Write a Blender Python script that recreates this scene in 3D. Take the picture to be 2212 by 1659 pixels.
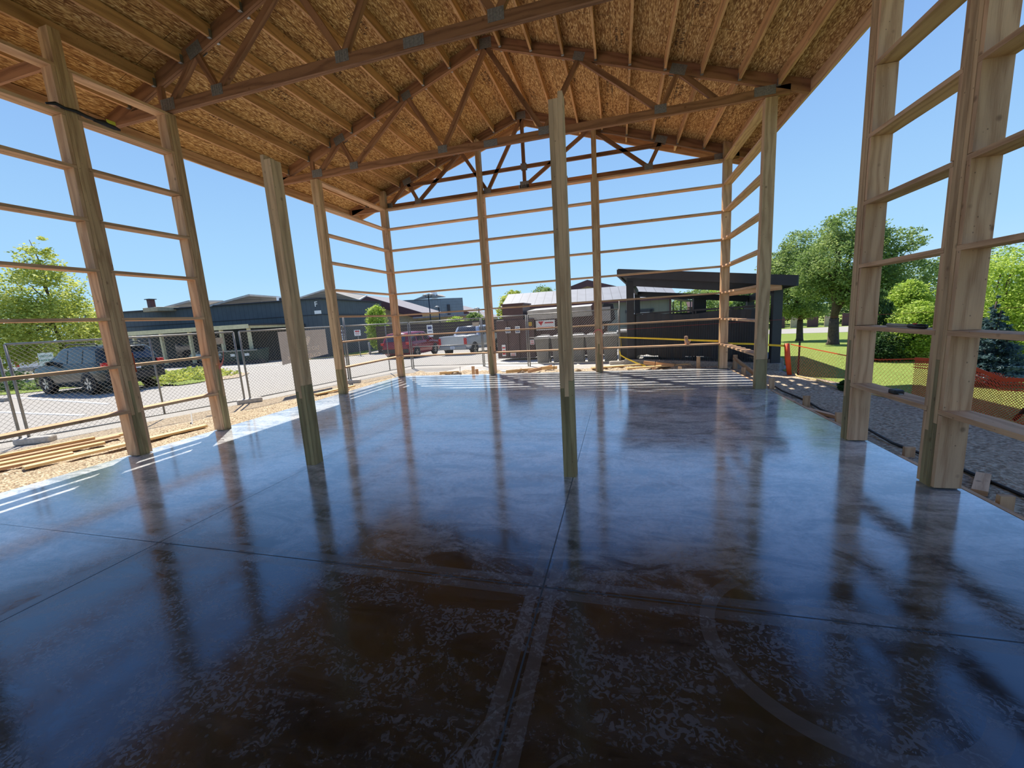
import bpy, math, random
import numpy as np
from mathutils import Vector, Matrix
for o in list(bpy.data.objects): bpy.data.objects.remove(o)
SC = bpy.context.scene
COL = SC.collection
R = random.Random(7)
# ------------------------------------------------------------------ camera
F_PX, W_PX, H_PX = 864.10, 2212, 1659
YAW, PITCH, ROLL = math.radians(-15.280), math.radians(9.235), math.radians(-3.555)
cam = bpy.data.cameras.new('camera'); camo = bpy.data.objects.new('camera', cam); COL.objects.link(camo)
fw = Vector((math.sin(YAW)*math.cos(PITCH), math.cos(YAW)*math.cos(PITCH), -math.sin(PITCH)))
rt = Vector((math.cos(YAW), -math.sin(YAW), 0)); up = rt.cross(fw)
cr, sr = math.cos(ROLL), math.sin(ROLL)
r2 = cr*rt + sr*up; u2 = -sr*rt + cr*up
camo.matrix_world = Matrix(((r2.x, u2.x, -fw.x, 0), (r2.y, u2.y, -fw.y, 0), (r2.z, u2.z, -fw.z, 1.56), (0, 0, 0, 1)))
cam.sensor_width = 36; cam.lens = 36*F_PX/W_PX; cam.clip_start = .05; cam.clip_end = 2000
SC.camera = camo
# ------------------------------------------------------------------ sky
def srgb(r, g, b):
    f = lambda c: (c/255/12.92) if c/255 <= .04045 else ((c/255+.055)/1.055)**2.4
    return (f(r), f(g), f(b), 1)
world = bpy.data.worlds.new('sky'); SC.world = world; world.use_nodes = True
nt = world.node_tree; nt.nodes.clear()
wo = nt.nodes.new('ShaderNodeOutputWorld'); bg = nt.nodes.new('ShaderNodeBackground')
tc = nt.nodes.new('ShaderNodeTexCoord'); sx = nt.nodes.new('ShaderNodeSeparateXYZ'); cr_ = nt.nodes.new('ShaderNodeValToRGB')
nt.links.new(tc.outputs['Generated'], sx.inputs[0]); nt.links.new(sx.outputs['Z'], cr_.inputs[0])
nt.links.new(cr_.outputs[0], bg.inputs[0]); nt.links.new(bg.outputs[0], wo.inputs[0])
el = cr_.color_ramp.elements
el[0].position = 0; el[0].color = srgb(190, 228, 252); el[1].position = 1; el[1].color = srgb(88, 132, 214)
for p, c in ((.12, srgb(166, 212, 248)), (.3, srgb(147, 192, 241)), (.5, srgb(128, 169, 230)), (.7, srgb(112, 152, 222))):
    e = el.new(p); e.color = c
bg.inputs[1].default_value = 1.0
# ------------------------------------------------------------------ sun
EL, AZ = math.radians(55.4), math.radians(38.5)
sd = Vector((math.sin(AZ)*math.cos(EL), -math.cos(AZ)*math.cos(EL), -math.sin(EL)))   # travel direction
sl = bpy.data.lights.new('sun', 'SUN'); sl.energy = 8.0; sl.angle = math.radians(.53); sl.color = (1, .93, .82)
so = bpy.data.objects.new('sun', sl); COL.objects.link(so); so.rotation_euler = sd.to_track_quat('-Z', 'Y').to_euler()
so.location = (-10, 20, 30)
# ------------------------------------------------------------------ view
vs = SC.view_settings; vs.view_transform = 'Standard'; vs.look = 'None'; vs.gamma = 1; vs.use_curve_mapping = False; vs.exposure = 0.12
SC.cycles.max_bounces = 8; SC.cycles.diffuse_bounces = 5; SC.cycles.use_denoising = True

# ================================================================== materials
class NT:
    def __init__(s, name):
        s.m = bpy.data.materials.new(name); s.m.use_nodes = True; s.t = s.m.node_tree
        s.b = s.t.nodes['Principled BSDF']
    def n(s, typ, **kw):
        x = s.t.nodes.new('ShaderNode'+typ)
        for k, v in kw.items():
            if k.startswith('i_'): x.inputs[k[2:].replace('_', ' ')].default_value = v
            else: setattr(x, k, v)
        return x
    def l(s, a, b): s.t.links.new(a, b)
    def math(s, op, a, b=None, c=None):
        x = s.n('Math', operation=op)
        for i, v in enumerate((a, b, c)):
            if v is None: continue
            if isinstance(v, (int, float)): x.inputs[i].default_value = v
            else: s.l(v, x.inputs[i])
        return x.outputs[0]
    def ramp(s, fac, stops, interp='LINEAR'):
        x = s.n('ValToRGB'); x.color_ramp.interpolation = interp
        e = x.color_ramp.elements
        e[0].position, e[0].color = stops[0]; e[1].position, e[1].color = stops[-1]
        for p, c in stops[1:-1]:
            k = e.new(p); k.color = c
        s.l(fac, x.inputs[0]); return x.outputs[0]
    def mix(s, fac, a, b, mode='MIX'):
        x = s.n('Mix', data_type='RGBA', blend_type=mode)
        for i, v in ((0, fac), (6, a), (7, b)):
            if isinstance(v, (int, float)): x.inputs[i].default_value = v
            elif isinstance(v, tuple): x.inputs[i].default_value = v
            else: s.l(v, x.inputs[i])
        return x.outputs[2]
    def bump(s, h, strength, dist=.01):
        x = s.n('Bump'); x.inputs['Strength'].default_value = strength; x.inputs['Distance'].default_value = dist
        s.l(h, x.inputs['Height']); s.l(x.outputs[0], s.b.inputs['Normal'])
def g1(v): return (v, v, v, 1)

def plain(name, col, rough=.6, metal=0, var=.12, scale=6, bump=0, trans=0):
    t = NT(name); tcn = t.n('TexCoord'); nz = t.n('TexNoise', i_Scale=scale, i_Detail=4.0)
    t.l(tcn.outputs['Object'], nz.inputs['Vector'])
    lo = tuple(c*(1-var) for c in col[:3])+(1,); hi = tuple(min(1, c*(1+var)) for c in col[:3])+(1,)
    c = t.ramp(nz.outputs['Fac'], [(.3, lo), (.7, hi)]); t.l(c, t.b.inputs['Base Color'])
    t.b.inputs['Roughness'].default_value = rough; t.b.inputs['Metallic'].default_value = metal
    if bump: t.bump(nz.outputs['Fac'], bump, .02)
    return t.m

def wood(name, base, dark, knot=.5, rough=.75, green=0):
    t = NT(name); uv = t.n('UVMap'); oi = t.n('ObjectInfo')
    sp = t.n('SeparateXYZ'); t.l(uv.outputs[0], sp.inputs[0])
    u, v = sp.outputs[0], sp.outputs[1]
    def vec(su, sv):
        c = t.n('CombineXYZ'); t.l(t.math('MULTIPLY', u, su), c.inputs[0]); t.l(t.math('MULTIPLY', v, sv), c.inputs[1])
        t.l(t.math('MULTIPLY', oi.outputs['Random'], 40), c.inputs[2]); return c.outputs[0]
    wob = t.n('TexNoise', i_Scale=1.0, i_Detail=2.0); t.l(vec(.9, 5), wob.inputs['Vector'])
    ringv = t.math('ADD', t.math('MULTIPLY', v, 55), t.math('MULTIPLY', wob.outputs['Fac'], 20))
    ring = t.math('MULTIPLY_ADD', t.math('SINE', ringv), .5, .5)
    fine = t.n('TexNoise', i_Scale=1.0, i_Detail=5.0, i_Roughness=.7); t.l(vec(6, 260), fine.inputs['Vector'])
    g = t.math('ADD', t.math('MULTIPLY', ring, .28), t.math('MULTIPLY', fine.outputs['Fac'], .75))
    col = t.ramp(g, [(.2, dark), (.55, base), (.95, tuple(min(1, c*1.18) for c in base[:3])+(1,))])
    blot = t.n('TexNoise', i_Scale=1.0, i_Detail=3.0); t.l(vec(2.2, 9), blot.inputs['Vector'])
    col = t.mix(t.ramp(blot.outputs['Fac'], [(.5, g1(0)), (.8, g1(.25))]), col, tuple(c*.6 for c in dark[:3])+(1,))
    if green: col = t.mix(t.ramp(blot.outputs['Fac'], [(.3, g1(green)), (.6, g1(0))]), col, srgb(120, 128, 88))
    kn = t.n('TexVoronoi', i_Scale=1.0, i_Randomness=1.0); t.l(vec(5.5, 6.5), kn.inputs['Vector'])
    ks = t.n('SeparateColor'); t.l(kn.outputs['Color'], ks.inputs[0])
    kf = t.math('MULTIPLY', t.ramp(kn.outputs['Distance'], [(.06, g1(knot)), (.15, g1(0))]), t.math('GREATER_THAN', ks.outputs[0], .62))
    col = t.mix(kf, col, srgb(70, 42, 24))
    # nail marks
    nk = t.n('TexVoronoi', i_Scale=1.0); t.l(vec(12, 16), nk.inputs['Vector'])
    col = t.mix(t.ramp(nk.outputs['Distance'], [(.05, g1(.6)), (.09, g1(0))]), col, srgb(60, 45, 38))
    tint = t.math('MULTIPLY_ADD', oi.outputs['Random'], .3, .84)
    cb = t.n('CombineXYZ'); [t.l(tint, cb.inputs[i]) for i in range(3)]
    col = t.mix(1.0, col, cb.outputs[0], 'MULTIPLY')
    t.l(col, t.b.inputs['Base Color']); t.b.inputs['Roughness'].default_value = rough
    t.b.inputs['Specular IOR Level'].default_value = .25
    t.bump(g, .25, .002)
    return t.m

def osb():
    t = NT('osb_strands'); uv = t.n('UVMap')
    warp = t.n('TexNoise', i_Scale=3.0, i_Detail=1.0); t.l(uv.outputs[0], warp.inputs['Vector'])
    cols = []
    facs = []
    for k, (ang, su, sv) in enumerate(((.3, 12, 70), (1.15, 14, 62), (-.55, 11, 66), (1.9, 15, 72))):
        mp = t.n('Mapping'); mp.inputs['Rotation'].default_value = (0, 0, ang); mp.inputs['Scale'].default_value = (su, sv, 1)
        mp.inputs['Location'].default_value = (k*3.7, k*5.1, k)
        av = t.n('VectorMath', operation='MULTIPLY_ADD'); t.l(warp.outputs['Color'], av.inputs[0]); av.inputs[1].default_value = (.05, .05, 0); t.l(uv.outputs[0], av.inputs[2])
        t.l(av.outputs[0], mp.inputs['Vector'])
        vo = t.n('TexVoronoi', i_Scale=1.0, i_Randomness=1.0); t.l(mp.outputs[0], vo.inputs['Vector'])
        s2 = t.n('SeparateColor'); t.l(vo.outputs['Color'], s2.inputs[0])
        cols.append(t.math('MULTIPLY', s2.outputs[0], t.math('SUBTRACT', 1.05, vo.outputs['Distance']))); facs.append(s2.outputs[1])
    v = cols[0]
    for k in range(1, 4):
        m = t.n('Mix'); t.l(t.math('GREATER_THAN', facs[k], .5), m.inputs[0]); t.l(v, m.inputs[2]); t.l(cols[k], m.inputs[3]); v = m.outputs[0]
    c = t.ramp(v, [(.0, srgb(122, 80, 42)), (.3, srgb(190, 146, 88)), (.6, srgb(226, 188, 126)), (1, srgb(250, 228, 178))])
    big = t.n('TexNoise', i_Scale=.8, i_Detail=3.0); t.l(uv.outputs[0], big.inputs['Vector'])
    c = t.mix(t.ramp(big.outputs['Fac'], [(.4, g1(0)), (.75, g1(.25))]), c, srgb(150, 104, 56))
    # panel seams 2.44 x 1.22
    br = t.n('TexBrick'); br.offset = .5; t.l(uv.outputs[0], br.inputs['Vector'])
    br.inputs['Scale'].default_value = 1; br.inputs['Brick Width'].default_value = 2.44; br.inputs['Row Height'].default_value = 1.22
    br.inputs['Mortar Size'].default_value = .004; br.inputs['Color1'].default_value = g1(1); br.inputs['Color2'].default_value = g1(.93); br.inputs['Mortar'].default_value = g1(.25)
    c = t.mix(1.0, c, br.outputs[0], 'MULTIPLY')
    t.l(c, t.b.inputs['Base Color']); t.b.inputs['Roughness'].default_value = .8; t.b.inputs['Specular IOR Level'].default_value = .2
    t.bump(v, .3, .003)
    return t.m

def slab_mat():
    t = NT('polished_slab'); tcn = t.n('TexCoord'); P = tcn.outputs['Object']
    sp = t.n('SeparateXYZ'); t.l(P, sp.inputs[0]); X, Y = sp.outputs[0], sp.outputs[1]
    def stretch(rot, sx_, sy): 
        mp = t.n('Mapping'); mp.inputs['Rotation'].default_value = (0, 0, rot); mp.inputs['Scale'].default_value = (sx_, sy, 1); t.l(P, mp.inputs['Vector']); return mp.outputs[0]
    big = t.n('TexNoise', i_Scale=.7, i_Detail=4.0, i_Roughness=.6, i_Distortion=.8); t.l(P, big.inputs['Vector'])
    cloud = t.n('TexNoise', i_Scale=2.0, i_Detail=9.0, i_Roughness=.72, i_Distortion=.9); t.l(stretch(.2, 1, 1.9), cloud.inputs['Vector'])
    fine = t.n('TexNoise', i_Scale=16.0, i_Detail=5.0, i_Roughness=.6, i_Distortion=1.6); t.l(P, fine.inputs['Vector'])
    st = t.n('TexNoise', i_Scale=1.6, i_Detail=5.0, i_Roughness=.65, i_Distortion=.5); t.l(stretch(-.55, 1.0, 7), st.inputs['Vector'])
    cl = t.ramp(t.math('ADD', t.math('MULTIPLY', cloud.outputs['Fac'], .75), t.math('MULTIPLY', fine.outputs['Fac'], .25)), [(.43, g1(0)), (.55, g1(1))])
    # squiggly crust left by the trowel
    sq = t.n('TexNoise', i_Scale=26.0, i_Detail=2.0, i_Distortion=1.8); t.l(P, sq.inputs['Vector'])
    sqm = t.ramp(sq.outputs['Fac'], [(.5, g1(0)), (.55, g1(1))])
    vo = t.n('TexVoronoi', i_Scale=34.0); t.l(P, vo.inputs['Vector']); dots = t.math('MULTIPLY', t.ramp(vo.outputs['Distance'], [(.22, g1(1)), (.32, g1(0))]), t.ramp(big.outputs['Fac'], [(.52, g1(0)), (.6, g1(1))]))
    patch = t.ramp(cloud.outputs['Fac'], [(.46, g1(0)), (.54, g1(1))])
    crust = t.math('MAXIMUM', t.math('MULTIPLY', sqm, patch), t.math('MULTIPLY', dots, .8))
    arc = None
    for (ax, ay, r, w, q) in ((-3.0, 2.6, .42, .05, 0), (-3.15, 2.45, .62, .035, 1), (-4.1, 1.9, .55, .05, 0), (-3.9, 2.0, .85, .03, 1), (-1.15, 6.0, .7, .03, 1), (-1.0, 5.9, .5, .03, 1), (-3.4, 8.2, .45, .03, 0), (-3.0, 8.2, .4, .03, 0), (-2.6, 8.25, .4, .03, 0),
                          (.62, .95, .3, .05, 1), (.9, 1.9, .5, .035, 1), (1.0, 7.9, 1.6, .05, 0), (1.0, 8.1, 1.3, .04, 0), (-2.6, 3.9, 1.0, .03, 1), (.0, .9, .35, .008, 1), (-.1, 1.0, .5, .008, 1), (1.7, 1.6, .6, .03, 0)):
        dx = t.math('SUBTRACT', X, ax); dy = t.math('SUBTRACT', Y, ay)
        d = t.math('SQRT', t.math('ADD', t.math('MULTIPLY', dx, dx), t.math('MULTIPLY', dy, dy)))
        d = t.math('ABSOLUTE', t.math('SUBTRACT', d, r))
        a_ = t.math('LESS_THAN', d, w); a_ = t.math('MULTIPLY', a_, t.math('LESS_THAN', t.math('ADD', dx, dy), .3*r) if q else t.math('GREATER_THAN', t.math('ADD', dx, t.math('MULTIPLY', dy, -.6)), -.2*r))
        arc = a_ if arc is None else t.math('MAXIMUM', arc, a_)
    cut = None; band = None
    for ax, val in ((X, -3.515), (X, -.455), (Y, 2.075), (Y, 5.13), (Y, 8.22)):
        d = t.math('ABSOLUTE', t.math('SUBTRACT', ax, val))
        c_ = t.math('LESS_THAN', d, .0045); b_ = t.math('MULTIPLY', t.math('LESS_THAN', d, .085), t.math('GREATER_THAN', d, .02))
        cut = c_ if cut is None else t.math('MAXIMUM', cut, c_); band = b_ if band is None else t.math('MAXIMUM', band, b_)
    shade_col = t.ramp(big.outputs['Fac'], [(.35, srgb(12, 11, 11)), (.5, srgb(18, 18, 20)), (.68, srgb(34, 37, 42))])
    shade_col = t.mix(t.math('MULTIPLY', cl, .16), shade_col, srgb(60, 66, 80))
    lit_col = t.mix(cl, srgb(166, 170, 176), srgb(244, 246, 248))
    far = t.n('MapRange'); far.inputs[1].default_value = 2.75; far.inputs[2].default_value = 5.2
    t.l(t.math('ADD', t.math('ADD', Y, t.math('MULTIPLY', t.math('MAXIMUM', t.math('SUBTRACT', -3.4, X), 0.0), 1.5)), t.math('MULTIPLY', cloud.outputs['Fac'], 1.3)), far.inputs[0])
    col = t.mix(far.outputs[0], shade_col, lit_col)     # roof shade painted into the colour: dark near the camera, pale towards open edges
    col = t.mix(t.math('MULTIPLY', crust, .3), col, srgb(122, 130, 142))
    col = t.mix(t.ramp(st.outputs['Fac'], [(.52, g1(0)), (.62, g1(.2))]), col, srgb(70, 72, 76))
    col = t.mix(t.math('MULTIPLY', arc, .22), col, srgb(112, 115, 120))
    col = t.mix(t.math('MULTIPLY', band, .18), col, srgb(125, 126, 130))
    col = t.mix(cut, col, srgb(18, 17, 17))
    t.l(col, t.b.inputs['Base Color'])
    r = t.math('MULTIPLY_ADD', cl, .02, .10)
    for s_, k in ((crust, .06), (arc, .05), (band, .08), (cut, .6)): r = t.math('ADD', r, t.math('MULTIPLY', s_, k))
    r = t.math('ADD', r, t.math('MULTIPLY', t.ramp(st.outputs['Fac'], [(.5, g1(0)), (.7, g1(1))]), .02))
    t.l(r, t.b.inputs['Roughness'])
    t.l(t.math('MULTIPLY_ADD', far.outputs[0], 1.6, 2.05), t.b.inputs['IOR']); t.l(t.math('MULTIPLY', far.outputs[0], .9), t.b.inputs['Coat Weight']); t.b.inputs['Coat Roughness'].default_value = .13; t.b.inputs['Coat IOR'].default_value = 1.5; t.b.inputs['Specular Tint'].default_value = (.55, .76, 1, 1)  # blue tint mutes the brown ceiling reflection; gloss rises to brighten the far end
    t.bump(t.math('ADD', t.math('MULTIPLY', crust, .4), cl), .05, .002)
    return t.m

def speckle(name, c1, c2, c3, scale=60, rough=.9, bump=.6, big=1.2, dist=.02):
    t = NT(name); tcn = t.n('TexCoord')
    a = t.n('TexNoise', i_Scale=scale, i_Detail=3.0); b = t.n('TexNoise', i_Scale=big, i_Detail=6.0, i_Roughness=.65)
    for x in (a, b): t.l(tcn.outputs['Object'], x.inputs['Vector'])
    c = t.ramp(a.outputs['Fac'], [(.35, c1), (.5, c2), (.65, c3)])
    c = t.mix(t.ramp(b.outputs['Fac'], [(.35, g1(0)), (.7, g1(.45))]), c, c2)
    t.l(c, t.b.inputs['Base Color']); t.b.inputs['Roughness'].default_value = rough; t.b.inputs['Specular IOR Level'].default_value = .2
    t.bump(t.math('ADD', a.outputs['Fac'], b.outputs['Fac']), bump, dist)
    return t.m

def ribbed(name, col, pitch, rough=.5, dark=.55, seam=.06, metal=0):
    t = NT(name); uv = t.n('UVMap'); sp = t.n('SeparateXYZ'); t.l(uv.outputs[0], sp.inputs[0])
    fr = t.math('FRACT', t.math('DIVIDE', sp.outputs[0], pitch))
    rib = t.math('LESS_THAN', fr, seam)
    nz = t.n('TexNoise', i_Scale=1.5); t.l(uv.outputs[0], nz.inputs['Vector'])
    base = t.ramp(nz.outputs['Fac'], [(.3, tuple(c*.92 for c in col[:3])+(1,)), (.7, tuple(min(1, c*1.08) for c in col[:3])+(1,))])
    c = t.mix(rib, base, tuple(x*dark for x in col[:3])+(1,)); t.l(c, t.b.inputs['Base Color'])
    t.b.inputs['Roughness'].default_value = rough; t.b.inputs['Metallic'].default_value = metal
    t.bump(rib, -.6, .02)
    return t.m

def leafmat(name, c1, c2, c3):
    t = NT(name); oi = t.n('TexCoord'); nz = t.n('TexNoise', i_Scale=1.3, i_Detail=3.0); n2 = t.n('TexNoise', i_Scale=9.0)
    t.l(oi.outputs['Object'], nz.inputs['Vector']); t.l(oi.outputs['Object'], n2.inputs['Vector'])
    f = t.math('ADD', t.math('MULTIPLY', nz.outputs['Fac'], .5), t.math('MULTIPLY', n2.outputs['Fac'], .5))
    c = t.ramp(f, [(.35, c1), (.5, c2), (.63, c3)]); t.l(c, t.b.inputs['Base Color']); t.b.inputs['Roughness'].default_value = .6
    t.b.inputs['Specular IOR Level'].default_value = .3
    tr = t.n('BsdfTranslucent'); t.l(c, tr.inputs[0]); mx = t.n('MixShader'); mx.inputs[0].default_value = .42
    t.l(t.b.outputs[0], mx.inputs[1]); t.l(tr.outputs[0], mx.inputs[2]); t.l(mx.outputs[0], t.t.nodes['Material Output'].inputs[0])
    return t.m

def glassmat(name, col, rough=.05, alpha=.75):
    t = NT(name); t.b.inputs['Base Color'].default_value = col; t.b.inputs['Roughness'].default_value = rough
    t.b.inputs['IOR'].default_value = 1.7
    tp = t.n('BsdfTransparent'); mx = t.n('MixShader'); mx.inputs[0].default_value = alpha
    t.l(tp.outputs[0], mx.inputs[1]); t.l(t.b.outputs[0], mx.inputs[2]); t.l(mx.outputs[0], t.t.nodes['Material Output'].inputs[0])
    return t.m

M = dict(
    fir=wood('fir_lumber', srgb(206, 166, 128), srgb(162, 118, 84)),
    truss=wood('truss_lumber', srgb(156, 112, 80), srgb(106, 70, 48), .5),
    purlin=wood('purlin_lumber', srgb(204, 156, 108), srgb(150, 106, 68), .45),
    ply=wood('laminated_lumber', srgb(196, 162, 122), srgb(146, 110, 76), .5),
    post=wood('weathered_post_lumber', srgb(204, 166, 126), srgb(152, 118, 84), .6),
    treated=wood('treated_lumber', srgb(160, 140, 100), srgb(108, 88, 58), .5, green=.25),
    white=wood('pale_stud_lumber', srgb(226, 192, 140), srgb(186, 142, 88), .2),
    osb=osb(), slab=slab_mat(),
    galv=plain('galvanised_steel', srgb(150, 152, 152), .45, .7, .25, 60),
    fence=plain('galvanised_fence', srgb(140, 140, 137), .5, .5, .15, 20),
    asphalt=speckle('asphalt', srgb(128, 125, 119), srgb(156, 152, 145), srgb(186, 182, 173), 55, .9, .5, .5),
    gravel=speckle('pea_gravel', srgb(104, 88, 68), srgb(170, 152, 124), srgb(222, 206, 178), 42, .9, 1.0, 2.0, .03),
    dirt=speckle('raked_dirt', srgb(130, 114, 94), srgb(176, 160, 136), srgb(210, 194, 168), 26, .95, 1.0, 2.4, .05),
    conc=speckle('concrete', srgb(178, 172, 162), srgb(192, 187, 178), srgb(206, 202, 194), 25, .85, .15, .8),
    concd=speckle('concrete_curb', srgb(128, 126, 122), srgb(150, 147, 142), srgb(168, 165, 160), 25, .85, .15, .8),
    grass=speckle('lawn_grass', srgb(98, 118, 52), srgb(136, 154, 72), srgb(174, 188, 104), 38, .95, 1.0, .5, .06),
    shingle=speckle('grey_shingles', srgb(118, 116, 120), srgb(134, 131, 134), srgb(150, 147, 150), 12, .9, .2),
    blue=ribbed('slate_blue_metal_siding', srgb(80, 88, 92), .4, .75),
    blue2=ribbed('grey_blue_metal_siding', srgb(104, 120, 130), .4, .5),
    olive=ribbed('grey_green_board_siding', srgb(112, 116, 106), .5, .7, .75, .05),
    roofm=ribbed('standing_seam_roof', srgb(124, 127, 132), .55, .6, .5, .07),
    solar=ribbed('slatted_canopy_underside', srgb(150, 144, 132), .5, .5, .45, .35),
    cream=plain('cream_paint', srgb(206, 198, 160), .6), dark=plain('dark_wall', srgb(52, 54, 60), .7),
    black=plain('black_paint', srgb(34, 37, 44), .45), charcoal=plain('charcoal_paint', srgb(50, 53, 60), .55),
    maroon=plain('maroon_trim', srgb(80, 50, 52), .6), tan=plain('tan_stucco', srgb(176, 160, 130), .8),
    brown=plain('brown_steel', srgb(86, 62, 58), .5), grey=plain('light_grey_plastic', srgb(176, 172, 166), .5),
    bin=plain('grey_bin_plastic', srgb(122, 122, 118), .5), binlid=plain('pale_bin_lid', srgb(188, 188, 186), .4),
    rubber=plain('tyre_rubber', srgb(26, 26, 27), .85), rim=plain('alloy_rim', srgb(190, 190, 188), .3, .8),
    suv=plain('dark_green_car_paint', srgb(34, 42, 38), .22, .2, .05), red=plain('maroon_car_paint', srgb(132, 22, 40), .15, .2, .05),
    silver=plain('silver_car_paint', srgb(186, 190, 194), .2, .4, .05), whitep=plain('white_paint', srgb(232, 234, 236), .25, 0, .03),
    glass=glassmat('tinted_car_glass', srgb(40, 52, 66), .04, .85), trim=plain('black_plastic_trim', srgb(30, 31, 33), .6),
    lampred=plain('red_lamp_lens', srgb(190, 24, 30), .25), lampw=plain('clear_lamp_lens', srgb(225, 226, 224), .2),
    plate=plain('number_plate', srgb(222, 226, 232), .4), sign=plain('white_sign_face', srgb(236, 236, 230), .5, 0, .03),
    signg=plain('green_sign_letters', srgb(70, 130, 110), .6), signr=plain('red_sign_letters', srgb(196, 50, 56), .6), signb=plain('blue_sign_letters', srgb(60, 70, 110), .6),
    banner=leafmat('grey_vinyl_banner', srgb(138, 131, 127), srgb(142, 135, 131), srgb(146, 139, 135)), bannerw=leafmat('banner_lettering', srgb(250, 246, 240), srgb(252, 248, 242), srgb(254, 250, 244)),
    orange=plain('orange_plastic_netting', srgb(228, 84, 34), .5), tape=plain('yellow_caution_tape', srgb(232, 198, 40), .5),
    pink=plain('pink_flagging_ribbon', srgb(214, 120, 106), .6), rope=plain('tan_rope', srgb(206, 178, 118), .8), string=plain('red_mason_string', srgb(150, 60, 60), .7),
    dumpg=plain('green_dumpster_steel', srgb(34, 60, 56), .5), tool=plain('black_tool_rubber', srgb(24, 23, 25), .5), label=plain('yellow_label', srgb(206, 200, 60), .5),
    toolgrey=plain('grey_tool_grip', srgb(150, 146, 136), .45), ink=plain('stamp_ink', srgb(62, 40, 22), .9), bark=plain('tree_bark', srgb(84, 70, 60), .9, 0, .3, 14, .5),
    leaf_y=leafmat('yellow_green_leaves', srgb(124, 140, 60), srgb(180, 190, 88), srgb(222, 220, 124)),
    leaf_m=leafmat('maple_leaves', srgb(84, 112, 56), srgb(128, 152, 82), srgb(184, 198, 124)),
    leaf_d=leafmat('dark_leaves', srgb(44, 68, 38), srgb(70, 98, 54), srgb(108, 134, 78)),
    leaf_b=leafmat('blue_spruce_needles', srgb(52, 76, 78), srgb(88, 114, 116), srgb(140, 162, 162)),
    leaf_l=leafmat('lime_leaves', srgb(120, 148, 50), srgb(172, 196, 80), srgb(214, 226, 128)),
    yline=plain('yellow_road_paint', srgb(226, 190, 110), .7), wline=plain('white_road_paint', srgb(224, 224, 220), .7),
    wolive=plain('stone_brown_fence_boards', srgb(62, 50, 44), .8), glov=plain('work_glove', srgb(200, 160, 130), .8),
)
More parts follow.
